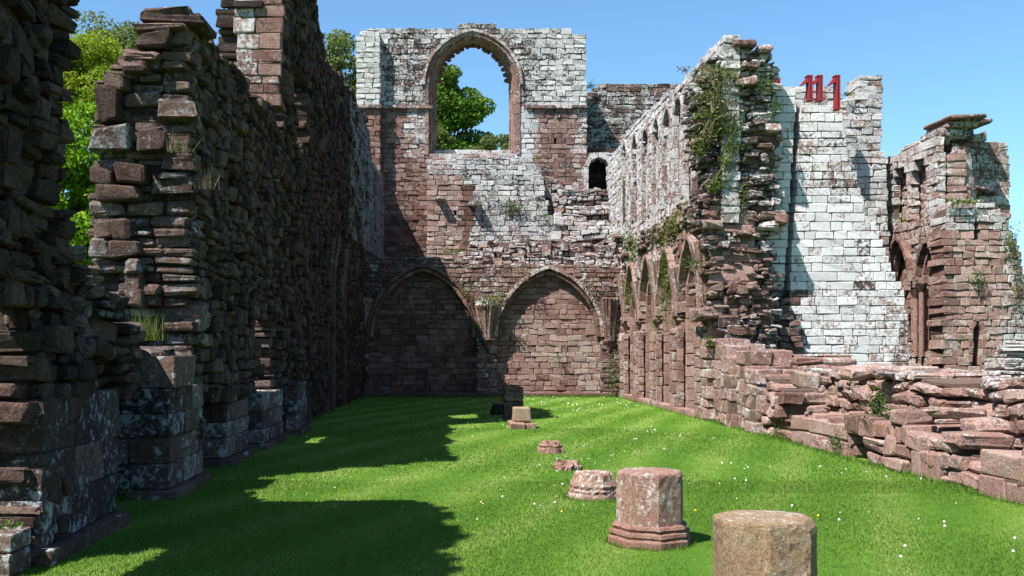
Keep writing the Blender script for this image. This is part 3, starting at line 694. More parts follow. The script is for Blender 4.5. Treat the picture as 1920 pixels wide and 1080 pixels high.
for k in range(5, len(P) - 3, 6):
    x, z = P[k]; dx, dz = Ic - x, Isp + .3 - z; L = math.hypot(dx, dz); dx /= L; dz /= L
    tube(mb, [(x - dx * .1, 39.55, z - dz * .1), (x + dx * .1, 39.55, z + dz * .1), (x + dx * .18, 39.55, z + dz * .18), (x + dx * .24, 39.55, z + dz * .24)], [.13, .1, .09, .02], 7, (.3, .1, .4, 1))
mb.build('tracery_cusps', [M['red']], rootE)
mb = MB(); a, b_ = ww(806, 0)[0], ww(962, 0)[0]
blocks(mb, [(a + k * (b_ - a) / 7 + .01, a + (k + 1) * (b_ - a) / 7 - .01, Yw + .02, Yw + .9, Wsill - .2, Wsill + .02) for k in range(7)], ID, (.75, .1, .5)); blocks(mb, [(a + .3 + k * .42, a + .7 + k * .42, Yw + .9, Yw + 1.6, Wsill - .1, Wsill + .17 + .04 * random.random()) for k in range(8)], ID, (.6, .3, .4))
mb.build('sill', [M['far']], rootE)
for x0, x1 in ((713, 812), (985, 1101)):
    (a, zz), (b_, _) = ww(x0, 201), ww(x1, 201); n = int((b_ - a) / .5)
    if x0 == 985: n = 4
    mb = MB()
    blocks(mb, [(a + k * (b_ - a) / n, a + (k + 1) * (b_ - a) / n - .01, Yw - .13, Yw + .1, zz - .07, zz + .06) for k in range(n)], ID, (.4, .5, .5), .02, .03)
    mb.build('string_course', [M['far']], rootE)
# flat buttress on the left
mb = MB(); pbt = [fr(a, b, 38.0) for a, b in [(668, 500), (713, 500), (713, 200), (712, 58), (705, 54), (690, 54), (668, 66), (668, 200)]]
wall(mb, pbt, F_front(38.0), 1.4, (.19, .235), (.26, .42), 1, gap=.012, prot=.01, attr=lambda u, z: (.72 if z > 11.35 else .22, .25 + .3 * (z > 13.2), .35 if z > 11.3 else .1))
(a, zz), (b_, _) = fr(666, 201, 38.0), fr(716, 201, 38.0); blocks(mb, [(a, (a + b_) / 2, 37.86, 38.1, zz - .06, zz + .06), ((a + b_) / 2, b_, 37.86, 38.1, zz - .06, zz + .06)], ID, (.4, .5, .5))
mb.build('buttress', [M['far'], M['mortar_pale']], rootE)
# doorway piece on the right
mb = MB(); Dc = ww(1122.5, 0)[0]; Da = .41; Dz0 = ww(0, 357)[1]; Dsp = ww(0, 314)[1]; Dh = .42
dh = arch_hole(Dc, Da, Dz0, Dsp, Dh)
pdn = [ww(1060, 500), ww(1180, 500), ww(1180, 288), ww(1150, 286), ww(1104, 286), ww(1104, 345), ww(1060, 348)]
wall(mb, pdn, F_front(Yw + .01), .6, (.17, .23), (.2, .42), 1, gap=.012, rag=.02, prot=.02, holes=[dh], attr=lambda u, z: (.6, .3, .3), mi=0)
mb.build('stair_masonry', [M['far'], M['mortar_pale']], rootE)
mb = MB(); ring(mb, arch_pts(Dc, Da, Dsp, Dh, 12, Dz0), F_front(Yw), -.03, .5, 0, .18, .3, (.55, .15, .4)); mb.build('doorway_arch', [M['far']], rootE)
mb = MB(); wall(mb, [(Dc - .8, Dz0 - .2), (Dc + .8, Dz0 - .2), (Dc + .8, Dsp + .7), (Dc - .8, Dsp + .7)], F_front(39.8), .3, (.2, .25), (.3, .5), attr=lambda u, z: (.3, .8, -.3))  # recess back coloured dark, the shade of the interior put into the stone
add_boxes(mb, [(Dc - .85, Dc - .6, 39.1, 39.85, Dz0 - .2, Dsp + .75), (Dc + .6, Dc + .85, 39.1, 39.85, Dz0 - .2, Dsp + .75), (Dc - .85, Dc + .85, 39.1, 39.85, Dsp + .72, Dsp + .9)], ID)
mb.build('doorway_back', [M['red'], M['mortar_dark']], rootE)

# wall behind to the right
Yk = 41.2
mb = MB(); pk = [fr(a, b, Yk) for a, b in [(1085, 400), (1330, 400), (1330, 160), (1262, 160), (1258, 157), (1122, 157), (1120, 168), (1085, 170)]]
wall(mb, pk, F_front(Yk), .8, (.16, .2), (.25, .5), 1, gap=.012, prot=.015, attr=lambda u, z: (.5, .75, .1) if z < 12.7 else (.4, .5, .2))
tag(mb.build('mottled_wall', [M['far'], M['mortar']]), 'black and white mottled wall seen between the big window wall and the arcade wall', 'wall')

# ================================================================== SUNLIT SIDE WALL
rootR = empty('arcade_wall', (6.8, 28, 0), 'long sunlit side wall with a row of small arched openings above broken vault ribs', 'wall')
FR = F_right(6.45)
pt = [sd(a, b, 6.45) for a, b in [(1166, 262), (1180, 240), (1200, 222), (1222, 200), (1245, 181), (1262, 165), (1278, 158), (1290, 135), (1300, 122), (1322, 108)]]
polyR = [(22.3, 4.6), (22.3, 9.0)] + pt[::-1] + [(38.4, 9.0), (38.4, 4.6)]
NI = [(1171.5, 266), (1191, 252), (1211, 240), (1231, 220), (1251, 201), (1272, 180), (1291, 158)]
nholes = []; nrings = []
for px, py in NI:
    y, z = sd(px, py, 6.45); hh = arch_hole(y, .42, z - 2.9, z - .55, .52); nholes.append(hh); nrings.append((y, z))
mb = MB(); wall(mb, polyR, FR, .38, (.16, .23), (.2, .42), 1, gap=.012, rag=.02, prot=.03, flip=True, holes=nholes, inset=.03, attr=lambda u, z: (.62, .55, .3)); mb.build('upper_masonry', [M['far'], M['mortar_pale']], rootR)
# the backing starts behind the arches' heads: outer skin above it is coloured near black as their shade
pback = [(24.0, 4.6), (38.4, 4.6), (38.4, 6.9), (24.0, 6.9)]
mb = MB(); wall(mb, pback, F_right(6.85), .7, (.18, .24), (.25, .5), 1, gap=.01, flip=True, attr=lambda u, z: (.5, .3, .1)); mb.build('inner_skin', [M['far'], M['mortar']], rootR)
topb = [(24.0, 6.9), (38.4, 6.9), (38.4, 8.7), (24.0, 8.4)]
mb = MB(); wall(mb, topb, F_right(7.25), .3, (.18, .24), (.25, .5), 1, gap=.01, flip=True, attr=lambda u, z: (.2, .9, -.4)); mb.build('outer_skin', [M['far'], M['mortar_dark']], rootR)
for y, z in nrings:
    mb = MB(); ring(mb, arch_pts(y, .43, z - .55, .53, 10, z - 2.9), FR, -.04, .12, -.02, .12, .3, (.55, .3, .3), flip=True)
    mb.build('opening_surround', [M['far']], rootR)
for y, z in nrings:   # slim shafts between the openings
    pass
for k in range(8):
    mb = MB(); y = nrings[-1][0] - .72 + 1.45 * k; tube(mb, [(6.43, y, 5.1), (6.43, y, 7.8)], .05, 6, (.5, .55, .2, 1))
    mb.build('slim_shaft', [M['far']], rootR)
# lower storey: blind arches with ribs
top_l = [sd(a, b, 6.2) for a, b in [(1166, 470), (1180, 460), (1200, 448), (1225, 432), (1250, 415), (1270, 400), (1300, 392)]]
polyRL = [(22.4, 0), (22.4, 5.2)] + [(y, z + .15) for y, z in top_l[::-1]] + [(33.9, 5.0), (33.9, 0)]
bays = [24.15, 26.65, 29.15, 31.65]
bh = [arch_hole(y, 1.0, -1, 2.6, 1.9) for y in bays]
def a_rl(u, z): return (.42 - .25 * (u < 26) + .1 * (z > 3.8), .22, .15)
mb = MB(); wall(mb, polyRL, F_right(6.2), .34, (.14, .24), (.18, .4), 1, gap=.014, rag=.03, prot=.07, bev=.03, lump=.1, flip=True, holes=bh, inset=.03, attr=a_rl); mb.build('lower_masonry', [M['pink'], M['mortar']], rootR)
mb = MB(); wall(mb, [(22.4, 0), (33.9, 0), (33.9, 4.9), (22.4, 4.9)], F_right(6.5), .7, (.18, .26), (.25, .5), 1, gap=.01, prot=.04, flip=True, attr=lambda u, z: (.25, .2, .2), holes=[arch_hole(23.9, .28, 1.9, 2.5, .35), arch_hole(23.6, .2, .2, 1.5, .2)]); mb.build('blind_panel', [M['pink'], M['mortar']], rootR)
for y in bays:
    mb = MB(); ring(mb, arch_pts(y, 1.02, 2.6, 1.92, 14), F_right(6.2), -.14, .1, -.04, .08, .3, (.36, .35, .4), flip=True, lump=.05)
    ring(mb, arch_pts(y, .88, 2.6, 1.72, 14, 0), F_right(6.2), .08, .3, -.04, .13, .3, (.3, .3, .3), flip=True, lump=.05); mb.build('wall_rib', [M['pink']], rootR)
for k, y in enumerate([22.9, 25.4, 27.9, 30.4, 32.9]):
    springer(rootR, 6.27, y, 2.55, 4.2 - .4 * (k % 2), .17, .34, math.pi, n=7, mat='far')
    mb = MB(); cs = []
    for (x0, x1, dy0, dy1) in ((5.98, 6.2, -.22, .22), (6.06, 6.2, -.36, -.22), (6.06, 6.2, .22, .36)):
        z = 0
        while z < 2.15:
            h = random.uniform(.2, .34); cs.append((x0, x1 + .02, y + dy0, y + dy1 - .01, z + .006, min(z + h, 2.2) - .006)); z += h
    blocks(mb, cs, ID, (.42, .3, .1), .02, .06, .005, mi=0); mb.build('pilaster', [M['pink']], rootR)
mb = MB(); ash(mb, 6.0, 6.3, 22.3, 33.1, -.02, .14, (.15, .16), (.4, .8), (.35, .2, .3)); mb.build('plinth', [M['pink'], M['mortar']], rootR)
# ledge rubble where the two storeys meet
mb = MB(); wall(mb, [(22.4, 4.75), (34.4, 4.75), (34.4, 5.1), (30, 5.35), (26, 5.25), (24, 5.5), (22.4, 5.3)], F_right(6.15), .5, (.1, .18), (.14, .35), 2, gap=.02, rag=.05, prot=.14, bev=.04, lump=.14, flip=True, drop=.3, attr=lambda u, z: (.4, .45)); mb.build('ledge_rubble', [M['brown'], M['mortar']], rootR)

# --- broken end of the arcade wall: thick rubble section facing the camera
Yr = 22.45
def rr(px, py): return fr(px, py, Yr)
outer = [(1348, 640), (1340, 590), (1335, 540), (1322, 480), (1326, 430), (1318, 380), (1322, 330), (1304, 270), (1296, 200), (1304, 150), (1322, 118), (1345, 100), (1352, 90), (1375, 84), (1412, 78), (1416, 90), (1446, 90), (1450, 110), (1460, 118), (1458, 160), (1455, 200), (1464, 240), (1462, 290), (1460, 330), (1464, 390), (1460, 420), (1448, 455), (1458, 500), (1446, 540), (1460, 570), (1450, 650)]
ps = [rr(a, b) for a, b in outer]
poly = [(ps[0][0], 0)] + ps + [(rr(1455, 0)[0], 0)]
poly = poly[::-1]
def a_end(u, z):
    px = VX + u / Yr * FPX; py = VY - (z - CH) / Yr * FPX
    red = .25 if 470 < py < 600 and 1330 < px < 1440 else 0
    return (.44 + .1 * (py < 250) + .06 * (px > 1425) - red, .5 - red, .08 + red)
def w_end(u, z):
    px = VX + u / Yr * FPX
    return (random.uniform(-.12, .16) + max(0, (px - 1425)) * .003 - (.15 if z < 3.2 else 0), (.55 if px < 1340 else 1.7) if px < 1450 else .6)
mb = MB(); wall(mb, poly, F_front(Yr), 1.6, (.06, .15), (.1, .36), 2, gap=.02, rag=.07, prot=.13, bev=.04, lump=.15, jit=.01, wfun=w_end, attr=a_end, drop=.15, inset=.12)
rootS = empty('rubble_end', (7.2, 23, 0), 'tall ragged rubble end of the sunlit wall with vines, beside the white ashlar wall', 'wall')
mb.build('rubble', [M['brown'], M['mortar']], rootS)
for (x0, x1, y0, y1, l) in [(1372, 1412, 79, 90, .4), (1418, 1448, 88, 104, .7), (1386, 1418, 120, 133, .6), (1375, 1416, 152, 166, .6), (1430, 1458, 232, 252, .8), (1448, 1474, 408, 424, .7), (1418, 1460, 400, 414, .6), (1318, 1352, 412, 428, .7), (1424, 1455, 418, 432, .8), (1360, 1400, 530, 550, .5), (1300, 1350, 577, 600, .1), (1340, 1380, 590, 612, .1), (1360, 1412, 612, 628, .2)]:
    (a, zt), (b_, zb) = rr(x0, y0), rr(x1, y1); mb = MB(); blocks(mb, [(a, b_, Yr - .25, Yr + .3, zb, zt)], ID, (l * .62, .4, .3), .05, .16, .01)
    mb.build('jutting_block', [M['red']], rootS)
# ashlar foot of it: a run of pilasters on the lawn
mb = MB()
for (y0, y1, x0, zt) in [(22.05, 22.6, 6.0, 1.9), (20.9, 22.05, 6.15, 1.75), (20.2, 20.9, 5.98, 1.5), (19.3, 20.2, 6.12, 1.62), (18.6, 19.3, 6.0, 1.25)]:
    ash(mb, x0, 7.0, y0, y1, 0, zt, (.2, .3), (.25, .5), (.42, .28, .15), 2, prot=.04, bev=.025, lump=.08)
mb.build('pilaster_foot', [M['pink'], M['mortar']], rootS)

# ================================================================== LOW BROKEN WALL on the right
def low_top(y):  # heights of front tier along Y
    return np.interp(y, [7, 9.6, 10.4, 11.2, 12.2, 13.2, 14.6, 15.5, 16.6, 17.0, 17.8, 18.6, 20], [.55, .55, .5, .42, .62, .75, .7, .72, .62, .45, .95, 1.1, 1.2])
mb = MB(); yb = 6.2
poly = [(7.0, 0), (18.8, 0)] + [(y, low_top(y)) for y in np.linspace(18.8, 7.0, 60)]
wall(mb, poly, F_right(6.2), .9, (.13, .26), (.18, .46), 2, split=.12, gap=.02, rag=.06, prot=.12, bev=.04, lump=.1, jit=.006, flip=True, drop=.12, attr=lambda u, z: (.32, .3, .0 + .3 * random.random()), holes=[rect_hole(14.1, 14.5, 0, .38), rect_hole(17.1, 17.5, .15, .5), rect_hole(18.0, 18.3, 0, .3)])
rootL = empty('low_wall', (7.5, 13, 0), 'low broken wall of pinkish blocks stepping down beside the lawn on the right', 'wall')
mb.build('front_tier', [M['pink'], M['mortar']], rootL)
mb = MB(); poly = [(7.0, 0), (20.5, 0), (20.5, 1.5), (19.5, 1.55), (18.6, 1.35), (17.6, 1.2), (16.9, 1.3), (16.2, 1.27), (14, 1.3), (12.8, 1.4), (11.5, 1.28), (10.4, .95), (9.6, .8), (7, .75)]
wall(mb, poly, F_right(7.0), 1.1, (.13, .26), (.18, .48), 2, split=.12, gap=.025, rag=.06, prot=.14, bev=.05, lump=.12, jit=.008, flip=True, drop=.22, attr=lambda u, z: ((.36 + .06 * (z > 1.1)), .38, .0 + .3 * random.random()))
mb.build('rear_tier', [M['pink'], M['mortar']], rootL)
mb = MB(); cs = []
for (x0, x1, y0, y1, Y) in [(1500, 1535, 700, 728, 15.9), (1532, 1562, 704, 724, 15.9), (1636, 1700, 684, 706, 14.8), (1702, 1764, 688, 710, 14.6), (1598, 1635, 688, 712, 15), (1768, 1850, 765, 790, 12.2), (1835, 1912, 788, 813, 11.8), (1800, 1905, 815, 842, 11.5)]:
    (a, zt), (b_, zb) = fr(x0, y0, Y), fr(x1, y1, Y); mb = MB(); blocks(mb, [(a, b_, Y, Y + .5, zb, zt)], ID, (.38, .3, .35), .06, .15, .01); mb.build('loose_slab', [M['pink']], rootL)
mb = MB(); ash(mb, 6.05, 6.7, 7.0, 10.9, 0, .52, (.24, .28), (.5, .9), (.22, .12, .45), 1, prot=.03, bev=.02, lump=.05)
mb.build('squared_footing', [M['pink'], M['mortar']], rootL); mb = MB(); ash(mb, 6.08, 6.5, 14.6, 16.9, 0, .5, (.22, .27), (.5, .9), (.2, .12, .35), 1, prot=.03, bev=.02, lump=.05)
mb.build('squared_footing', [M['pink'], M['mortar']], rootL); mb = MB(); ash(mb, 6.1, 6.5, 11.9, 12.6, 0, .33, (.3, .33), (.4, .5), (.2, .15, .4), 1)
mb.build('squared_footing', [M['pink'], M['mortar']], rootL)

# ================================================================== WHITE ASHLAR WALL
Yv = 22.95
def vv(px, py): return fr(px, py, Yv)
rootV = empty('white_wall', (10, 23.7, 0), 'sloping-edged wall of whitened ashlar blocks, split by a narrow leaning slot', 'wall')
vo = [(1705, 700), (1704, 600), (1697, 560), (1690, 530), (1676, 515), (1664, 480), (1650, 440), (1640, 415), (1622, 410), (1618, 370), (1600, 322), (1592, 300), (1588, 262), (1584, 240), (1578, 206), (1506, 197)]
pv = [vv(a, b) for a, b in vo]
def slot(z):
    py = VY - (z - CH) / Yv * FPX
    if py > 585: return []
    t = (py - 190) / 370; x = 1499 + (1475 - 1499) * t; return [(vv(x - 6, 0)[0], vv(x + 4, 0)[0])]
poly = [(vv(1425, 0)[0], 0), (pv[0][0], 0)] + pv + [vv(1500, 165), vv(1440, 168), vv(1425, 170)]
def a_white(u, z):
    px = VX + u / Yv * FPX; py = VY - (z - CH) / Yv * FPX
    d = .12 + .4 * math.exp(-((py - 265) / 18) ** 2 - ((px - 1545) / 40) ** 2) + .45 * math.exp(-((py - 345) / 22) ** 2 - ((px - 1575) / 35) ** 2) + .3 * math.exp(-((px - 1615) / 14) ** 2) * (450 < py < 560) + .15 * math.exp(-((px - 1690) / 25) ** 2)
    d += .35 * (px < 1500 and py > 540) + .06 * (py > 520)  # lower left corner darkened, its shade put into the stone colour
    return (max(.4, .68 - .6 * (d - .12)) - .1 * (px > 1690), d + .22, .3)
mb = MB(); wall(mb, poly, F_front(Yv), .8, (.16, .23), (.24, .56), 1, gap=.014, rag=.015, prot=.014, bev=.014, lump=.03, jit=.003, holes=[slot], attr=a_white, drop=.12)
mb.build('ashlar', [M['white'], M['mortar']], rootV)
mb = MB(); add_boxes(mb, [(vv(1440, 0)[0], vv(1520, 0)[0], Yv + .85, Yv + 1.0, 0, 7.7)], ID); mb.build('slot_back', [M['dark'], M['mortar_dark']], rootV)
mb = MB(); wall(mb, [vv(1425, 715), vv(1512, 715), vv(1500, 640), vv(1470, 560), vv(1425, 560)], F_front(Yv - .25), .3, (.14, .22), (.2, .4), gap=.015, rag=.06, prot=.06, bev=.03, lump=.1, attr=lambda u, z: (.35, .5, .1)); mb.build('shaded_toothing', [M['red'], M['mortar']], rootV)  # patch of darker stones painting the shade of the lower left corner

# wall behind with tall pillar
Yz = 28.3
def zz_(px, py): return fr(px, py, Yz)
mb = MB(); pz = [zz_(a, b) for a, b in [(1460, 740), (1670, 740), (1668, 435), (1664, 432), (1664, 300), (1654, 284), (1654, 143), (1640, 141), (1608, 144), (1607, 178), (1598, 182), (1580, 182), (1576, 166), (1500, 165), (1500, 158), (1460, 157)]]
wall(mb, pz, F_front(Yz), .9, (.17, .24), (.25, .45), 1, gap=.012, rag=.02, prot=.02, attr=lambda u, z: (.62 - .25 * (z < 5), .35, .2))
tag(mb.build('pillared_wall', [M['far'], M['mortar_pale']]), 'tall mottled wall with a square pillar at its right end, behind the white ashlar wall', 'wall')

# red steel brackets
def bracket(px, yt, yb, lab, arm=True, foot=False, Y=27.3):
    x, zt = fr(px, yt, Y); zb = fr(px, yb, Y)[1]; r = empty('steel_bracket', (x, Y, zb), lab, 'steel bracket', 'red steel brackets on the wall head')
    mb = MB(); w = .055; add_boxes(mb, [(x - w, x - w + .04, Y - .12, Y + .12, zb, zt), (x + w - .04, x + w, Y - .12, Y + .12, zb, zt), (x - w + .04, x + w - .04, Y - .02, Y + .02, zb, zt - .01)], ID, mi=0)
    add_boxes(mb, [(x - w - .03, x + w + .03, Y - .14, Y + .14, zb - .03, zb)], ID, mi=0); mb.build('post', [M['redpaint']], r)
    if arm:
        mb = MB(); c = np.array([[x - .07, Y - .1, zt], [x - .24, Y - .1, zt - .2], [x - .24, Y - .1, zt - .25], [x - .07, Y - .1, zt - .16], [x - .07, Y + .1, zt], [x - .24, Y + .1, zt - .2], [x - .24, Y + .1, zt - .25], [x - .07, Y + .1, zt - .16]])
        mb.add(c, [[0, 1, 2, 3], [7, 6, 5, 4], [0, 4, 5, 1], [1, 5, 6, 2], [2, 6, 7, 3], [3, 7, 4, 0]])
        add_boxes(mb, [(x - .1, x + w, Y - .125, Y + .125, zt + .003, zt + .04)], ID, mi=0); mb.build('arm', [M['redpaint']], r)
bracket(1517.5, 145, 188, 'leftmost of the three clear red steel brackets shaped like a numeral one')
bracket(1536.5, 145, 188, 'middle red steel bracket close beside the leftmost one')
bracket(1569, 145, 204, 'tallest red steel bracket, standing apart on the right')
bracket(1457, 147, 164, 'sliver of red steel just showing past the rubble end', arm=False)

# ================================================================== FAR RIGHT CHAPEL RUIN
rootH = empty('chapel_ruin', (15, 28, 0), 'far right roofless chapel with lancets, red arches and a broken stair turret', 'ruined building')
XH = 13.3
def hs(px, py): return sd(px, py, XH)
ph = [hs(a, b) for a, b in [(1655, 305), (1668, 298), (1685, 285), (1702, 272), (1730, 266), (1757, 265)]]
poly = [(ph[-1][0], 0), (ph[0][0], 0)] + ph
def lanc(px, t, bot, a, rise):
    y, z = hs(px, t); return arch_hole(y, a, hs(px, bot)[1], z - rise, rise)
H = [lanc(1688, 312, 420, .42, .5), lanc(1722, 300, 415, .42, .5), lanc(1688, 448, 640, .75, 1.3), lanc(1744, 448, 660, .6, 1.3)]
mb = MB(); wall(mb, poly, F_right(XH), .2, (.17, .26), (.25, .5), 1, gap=.014, rag=.03, prot=.04, flip=True, holes=H, inset=.03, attr=lambda u, z: (.46 + .1 * (z > 5.5), .3, .4), drop=.05); mb.build('side_wall', [M['far'], M['mortar']], rootH)
mb = MB(); wall(mb, [(ph[-1][0], 0), (ph[0][0], 0), (ph[0][0], hs(1665, 320)[1]), (ph[-1][0], hs(1780, 285)[1])], F_right(XH + .3), .5, (.18, .26), (.25, .5), 1, gap=.01, flip=True, attr=lambda u, z: (.12, .15, .1) if z < 5.4 else (.4, .25, .3), holes=[lanc(1690, 480, 560, .16, .3)]); mb.build('niche_back', [M['pink'], M['mortar']], rootH)
for px, t, a, rise, bot in ((1688, 448, .76, 1.3, 640), (1744, 448, .61, 1.3, 660)):
    y, z = hs(px, t); zb = hs(px, bot)[1]; mb = MB()
    ring(mb, arch_pts(y, a, z - rise, rise, 14), F_right(XH), -.15, .1, -.03, .1, .3, (.3, .4), flip=True); ring(mb, arch_pts(y, a - .14, z - rise, rise - .15, 14, zb), F_right(XH), .02, .2, -.03, .06, .3, (.05, .15, .2), flip=True)
    mb.build('arch_moulding', [M['pink']], rootH)
for px, b0, t0 in ((1733, 668, 548), (1770, 668, 540), (1700, 668, 560), (1722, 668, 560), (1757, 668, 600)):
    mb = MB(); y, zt = hs(px, t0); zb = hs(px, b0)[1]; tube(mb, [(XH - .08, y, zb), (XH - .08, y, zt)], .07, 8, (.4, .15, .2, 1)); tube(mb, [(XH - .08, y, zt), (XH - .08, y, zt + .12), (XH - .08, y, zt + .24)], [.07, .12, .17], 8, (.3, .1, .6, 1))
    mb.build('shaft', [M['pink']], rootH)
# turret
Yt = 26.0
def tt(px, py): return fr(px, py, Yt)
def prism(mb, pxs, y0, y1, Y, depth, n_side=6, attr=(.35, .35), ch=(.2, .28), rag=.0, taper=None):
    """polygonal masonry shaft between image heights y0 (bottom) and y1 (top)"""
    (xa, zb), (xb, _) = fr(pxs[0], y0, Y), fr(pxs[1], y0, Y); zt = fr(0, y1, Y)[1]; r = (xb - xa) / 2; cx = (xa + xb) / 2; cy = Y + r
    z = zb
    while z < zt - .05:
        h = min(random.uniform(*ch), zt - z); t = (z - zb) / (zt - zb); rr_ = r * (1 if not taper else 1 + (taper - 1) * t); cs = []
        per = 2 * math.pi * rr_
        nn = n_side
        fn = lambda p, rr_=rr_: np.stack([cx + (rr_ - p[:, 1]) / np.cos(((p[:, 0] + math.pi / nn) % (2 * math.pi / nn)) - math.pi / nn) * math.cos(math.pi / nn) * np.cos(p[:, 0]), cy + (rr_ - p[:, 1]) / np.cos(((p[:, 0] + math.pi / nn) % (2 * math.pi / nn)) - math.pi / nn) * math.cos(math.pi / nn) * np.sin(p[:, 0]), p[:, 2]], 1)
        m = nn * max(1, int(per / nn / .17)); o = random.choice([0, .5]) if m > nn else 0
        cells = [((k + o) * 2 * math.pi / m + .015, (k + 1 + o) * 2 * math.pi / m - .015, -random.random() * .02, r * .5, z + .005, z + h - .005) for k in range(m)]
        at = [(random.random(), attr[0] * random.uniform(.85, 1.12), attr[1] * random.uniform(.75, 1.2), 1) for _ in cells]
        add_stones(mb, cells, at, fn, .015, .05, .008, True); z += h
    tube(mb, [(cx, cy, zb), (cx, cy, zt - .03)], r * .6, 8, (.3, .1, .5, 1))
mb = MB(); prism(mb, (1786, 1846), 720, 350, Yt, 1, 8, (.45, .3)); prism(mb, (1790, 1836), 350, 272, Yt + .05, 1, 8, (.5, .35), taper=.7); prism(mb, (1776, 1812), 340, 245, Yt + .6, 1, 6, (.45, .4))
mb.build('turret_shaft', [M['far']], rootH)
mb = MB(); wall(mb, [fr(a, b, Yt + .9) for a, b in [(1752, 720), (1894, 720), (1894, 300), (1890, 272), (1880, 264), (1850, 262), (1850, 245), (1770, 262), (1756, 340), (1752, 420)]], F_front(Yt + .9), 1.2, (.18, .27), (.22, .45), 1, gap=.014, rag=.03, prot=.03, attr=lambda u, z: (.45, .4, .3), drop=.05)
mb.build('turret_mass', [M['far'], M['mortar']], rootH)
mb = MB(); cs = []
for (x0, x1, y0, y1, d) in [(1776, 1844, 216, 224, -.3), (1800, 1838, 219, 225, -.1), (1838, 1870, 219, 226, .1), (1768, 1812, 238, 250, .1), (1780, 1840, 224, 236, 0), (1786, 1834, 234, 262, .2), (1772, 1800, 250, 264, .3)]:
    (a, zt), (b_, zb) = tt(x0, y0), tt(x1, y1); cs.append((a, b_, Yt + .1 + d, Yt + 1.3, zb, zt))
blocks(mb, cs, ID, (.45, .55), .04, .14, .01); wall(mb, [tt(1800, 265), tt(1852, 265), tt(1852, 224), tt(1800, 224)], F_front(Yt + .75), .5, (.14, .2), (.2, .4), attr=lambda u, z: (.3, .5)); mb.build('turret_cap', [M['far'], M['mortar']], rootH)
mb = MB(); cs = [(tt(x, 0)[0], tt(x + 20, 0)[0], Yt - .06 + abs(x - 1816) * .004, Yt + 1.0, tt(0, 356)[1], tt(0, 349)[1]) for x in range(1778, 1850, 20)] + [(tt(x, 0)[0], tt(x + 24, 0)[0], Yt + .75, Yt + 1.2, tt(0, 357)[1], tt(0, 350)[1]) for x in (1848, 1873)]
blocks(mb, cs, ID, (.35, .6), .03, .03); mb.build('string_course', [M['far']], rootH)
# pink gabled piece with small lancet
Yg = 25.2
def gg(px, py): return fr(px, py, Yg)
lz = gg(1832, 597)
mb = MB(); pg_ = [gg(a, b) for a, b in [(1766, 730), (1990, 730), (1970, 640), (1940, 590), (1928, 540), (1918, 500), (1906, 455), (1892, 420), (1872, 392), (1852, 376), (1800, 372), (1780, 385), (1768, 402)]]
wall(mb, pg_, F_front(Yg), .7, (.15, .24), (.2, .4), 1, gap=.013, rag=.04, prot=.04, bev=.02, lump=.07, drop=.1, attr=lambda u, z: (.55, .35, .1) if (VX + u / Yg * FPX) > 1878 or z > 4.7 else (.4, .3, .0) if (VX + u / Yg * FPX) < 1790 else (.3, .05, .42), holes=[arch_hole(lz[0], .12, gg(0, 680)[1], lz[1] - .45, .45), arch_hole(gg(1832, 0)[0], .08, gg(0, 445)[1], gg(0, 430)[1], .12)])
mb.build('gable_masonry', [M['pink'], M['mortar']], rootH)
mb = MB(); wall(mb, [gg(1815, 690), gg(1850, 690), gg(1850, 410), gg(1815, 410)], F_front(Yg + .6), .3, (.2, .25), (.3, .5), attr=lambda u, z: (.05, .1, .1)); ring(mb, arch_pts(lz[0], .13, lz[1] - .45, .46, 10, gg(0, 680)[1]), F_front(Yg), -.03, .5, -.01, .1, .2, (.05, .1, .2)); mb.build('small_lancet', [M['pink'], M['mortar_dark']], rootH)
# rubble heap and low wall in front of the chapel
mb = MB(); Yq = 21.5; pq2 = [fr(a, b, Yq) for a, b in [(1760, 760), (1960, 760), (1960, 640), (1915, 655), (1905, 690), (1880, 700), (1860, 690), (1830, 692), (1815, 712), (1780, 722)]]
wall(mb, [(x, max(z, -.1)) for x, z in pq2], F_front(Yq), 1.2, (.09, .16), (.12, .3), 2, gap=.02, rag=.08, prot=.14, bev=.04, lump=.15, drop=.25, attr=lambda u, z: (.6, .4))
tag(mb.build('rubble_heap', [M['brown'], M['mortar']]), 'grey rubble heap at the foot of the far right chapel', 'rubble heap')
mb = MB(); pq3 = [fr(a, b, 17.5) for a, b in [(1600, 820), (1960, 820), (1960, 727), (1890, 728), (1850, 735), (1800, 725), (1770, 728)]]
wall(mb, [(x, max(z, 0)) for x, z in pq3], F_front(17.5), .6, (.16, .24), (.3, .6), 1, gap=.02, rag=.04, prot=.05, bev=.03, lump=.06, attr=lambda u, z: (.68, .25, .2))
tag(mb.build('block_wall', [M['far'], M['mortar']]), 'low wall of pale grey blocks behind the low pink wall at the right edge', 'wall')

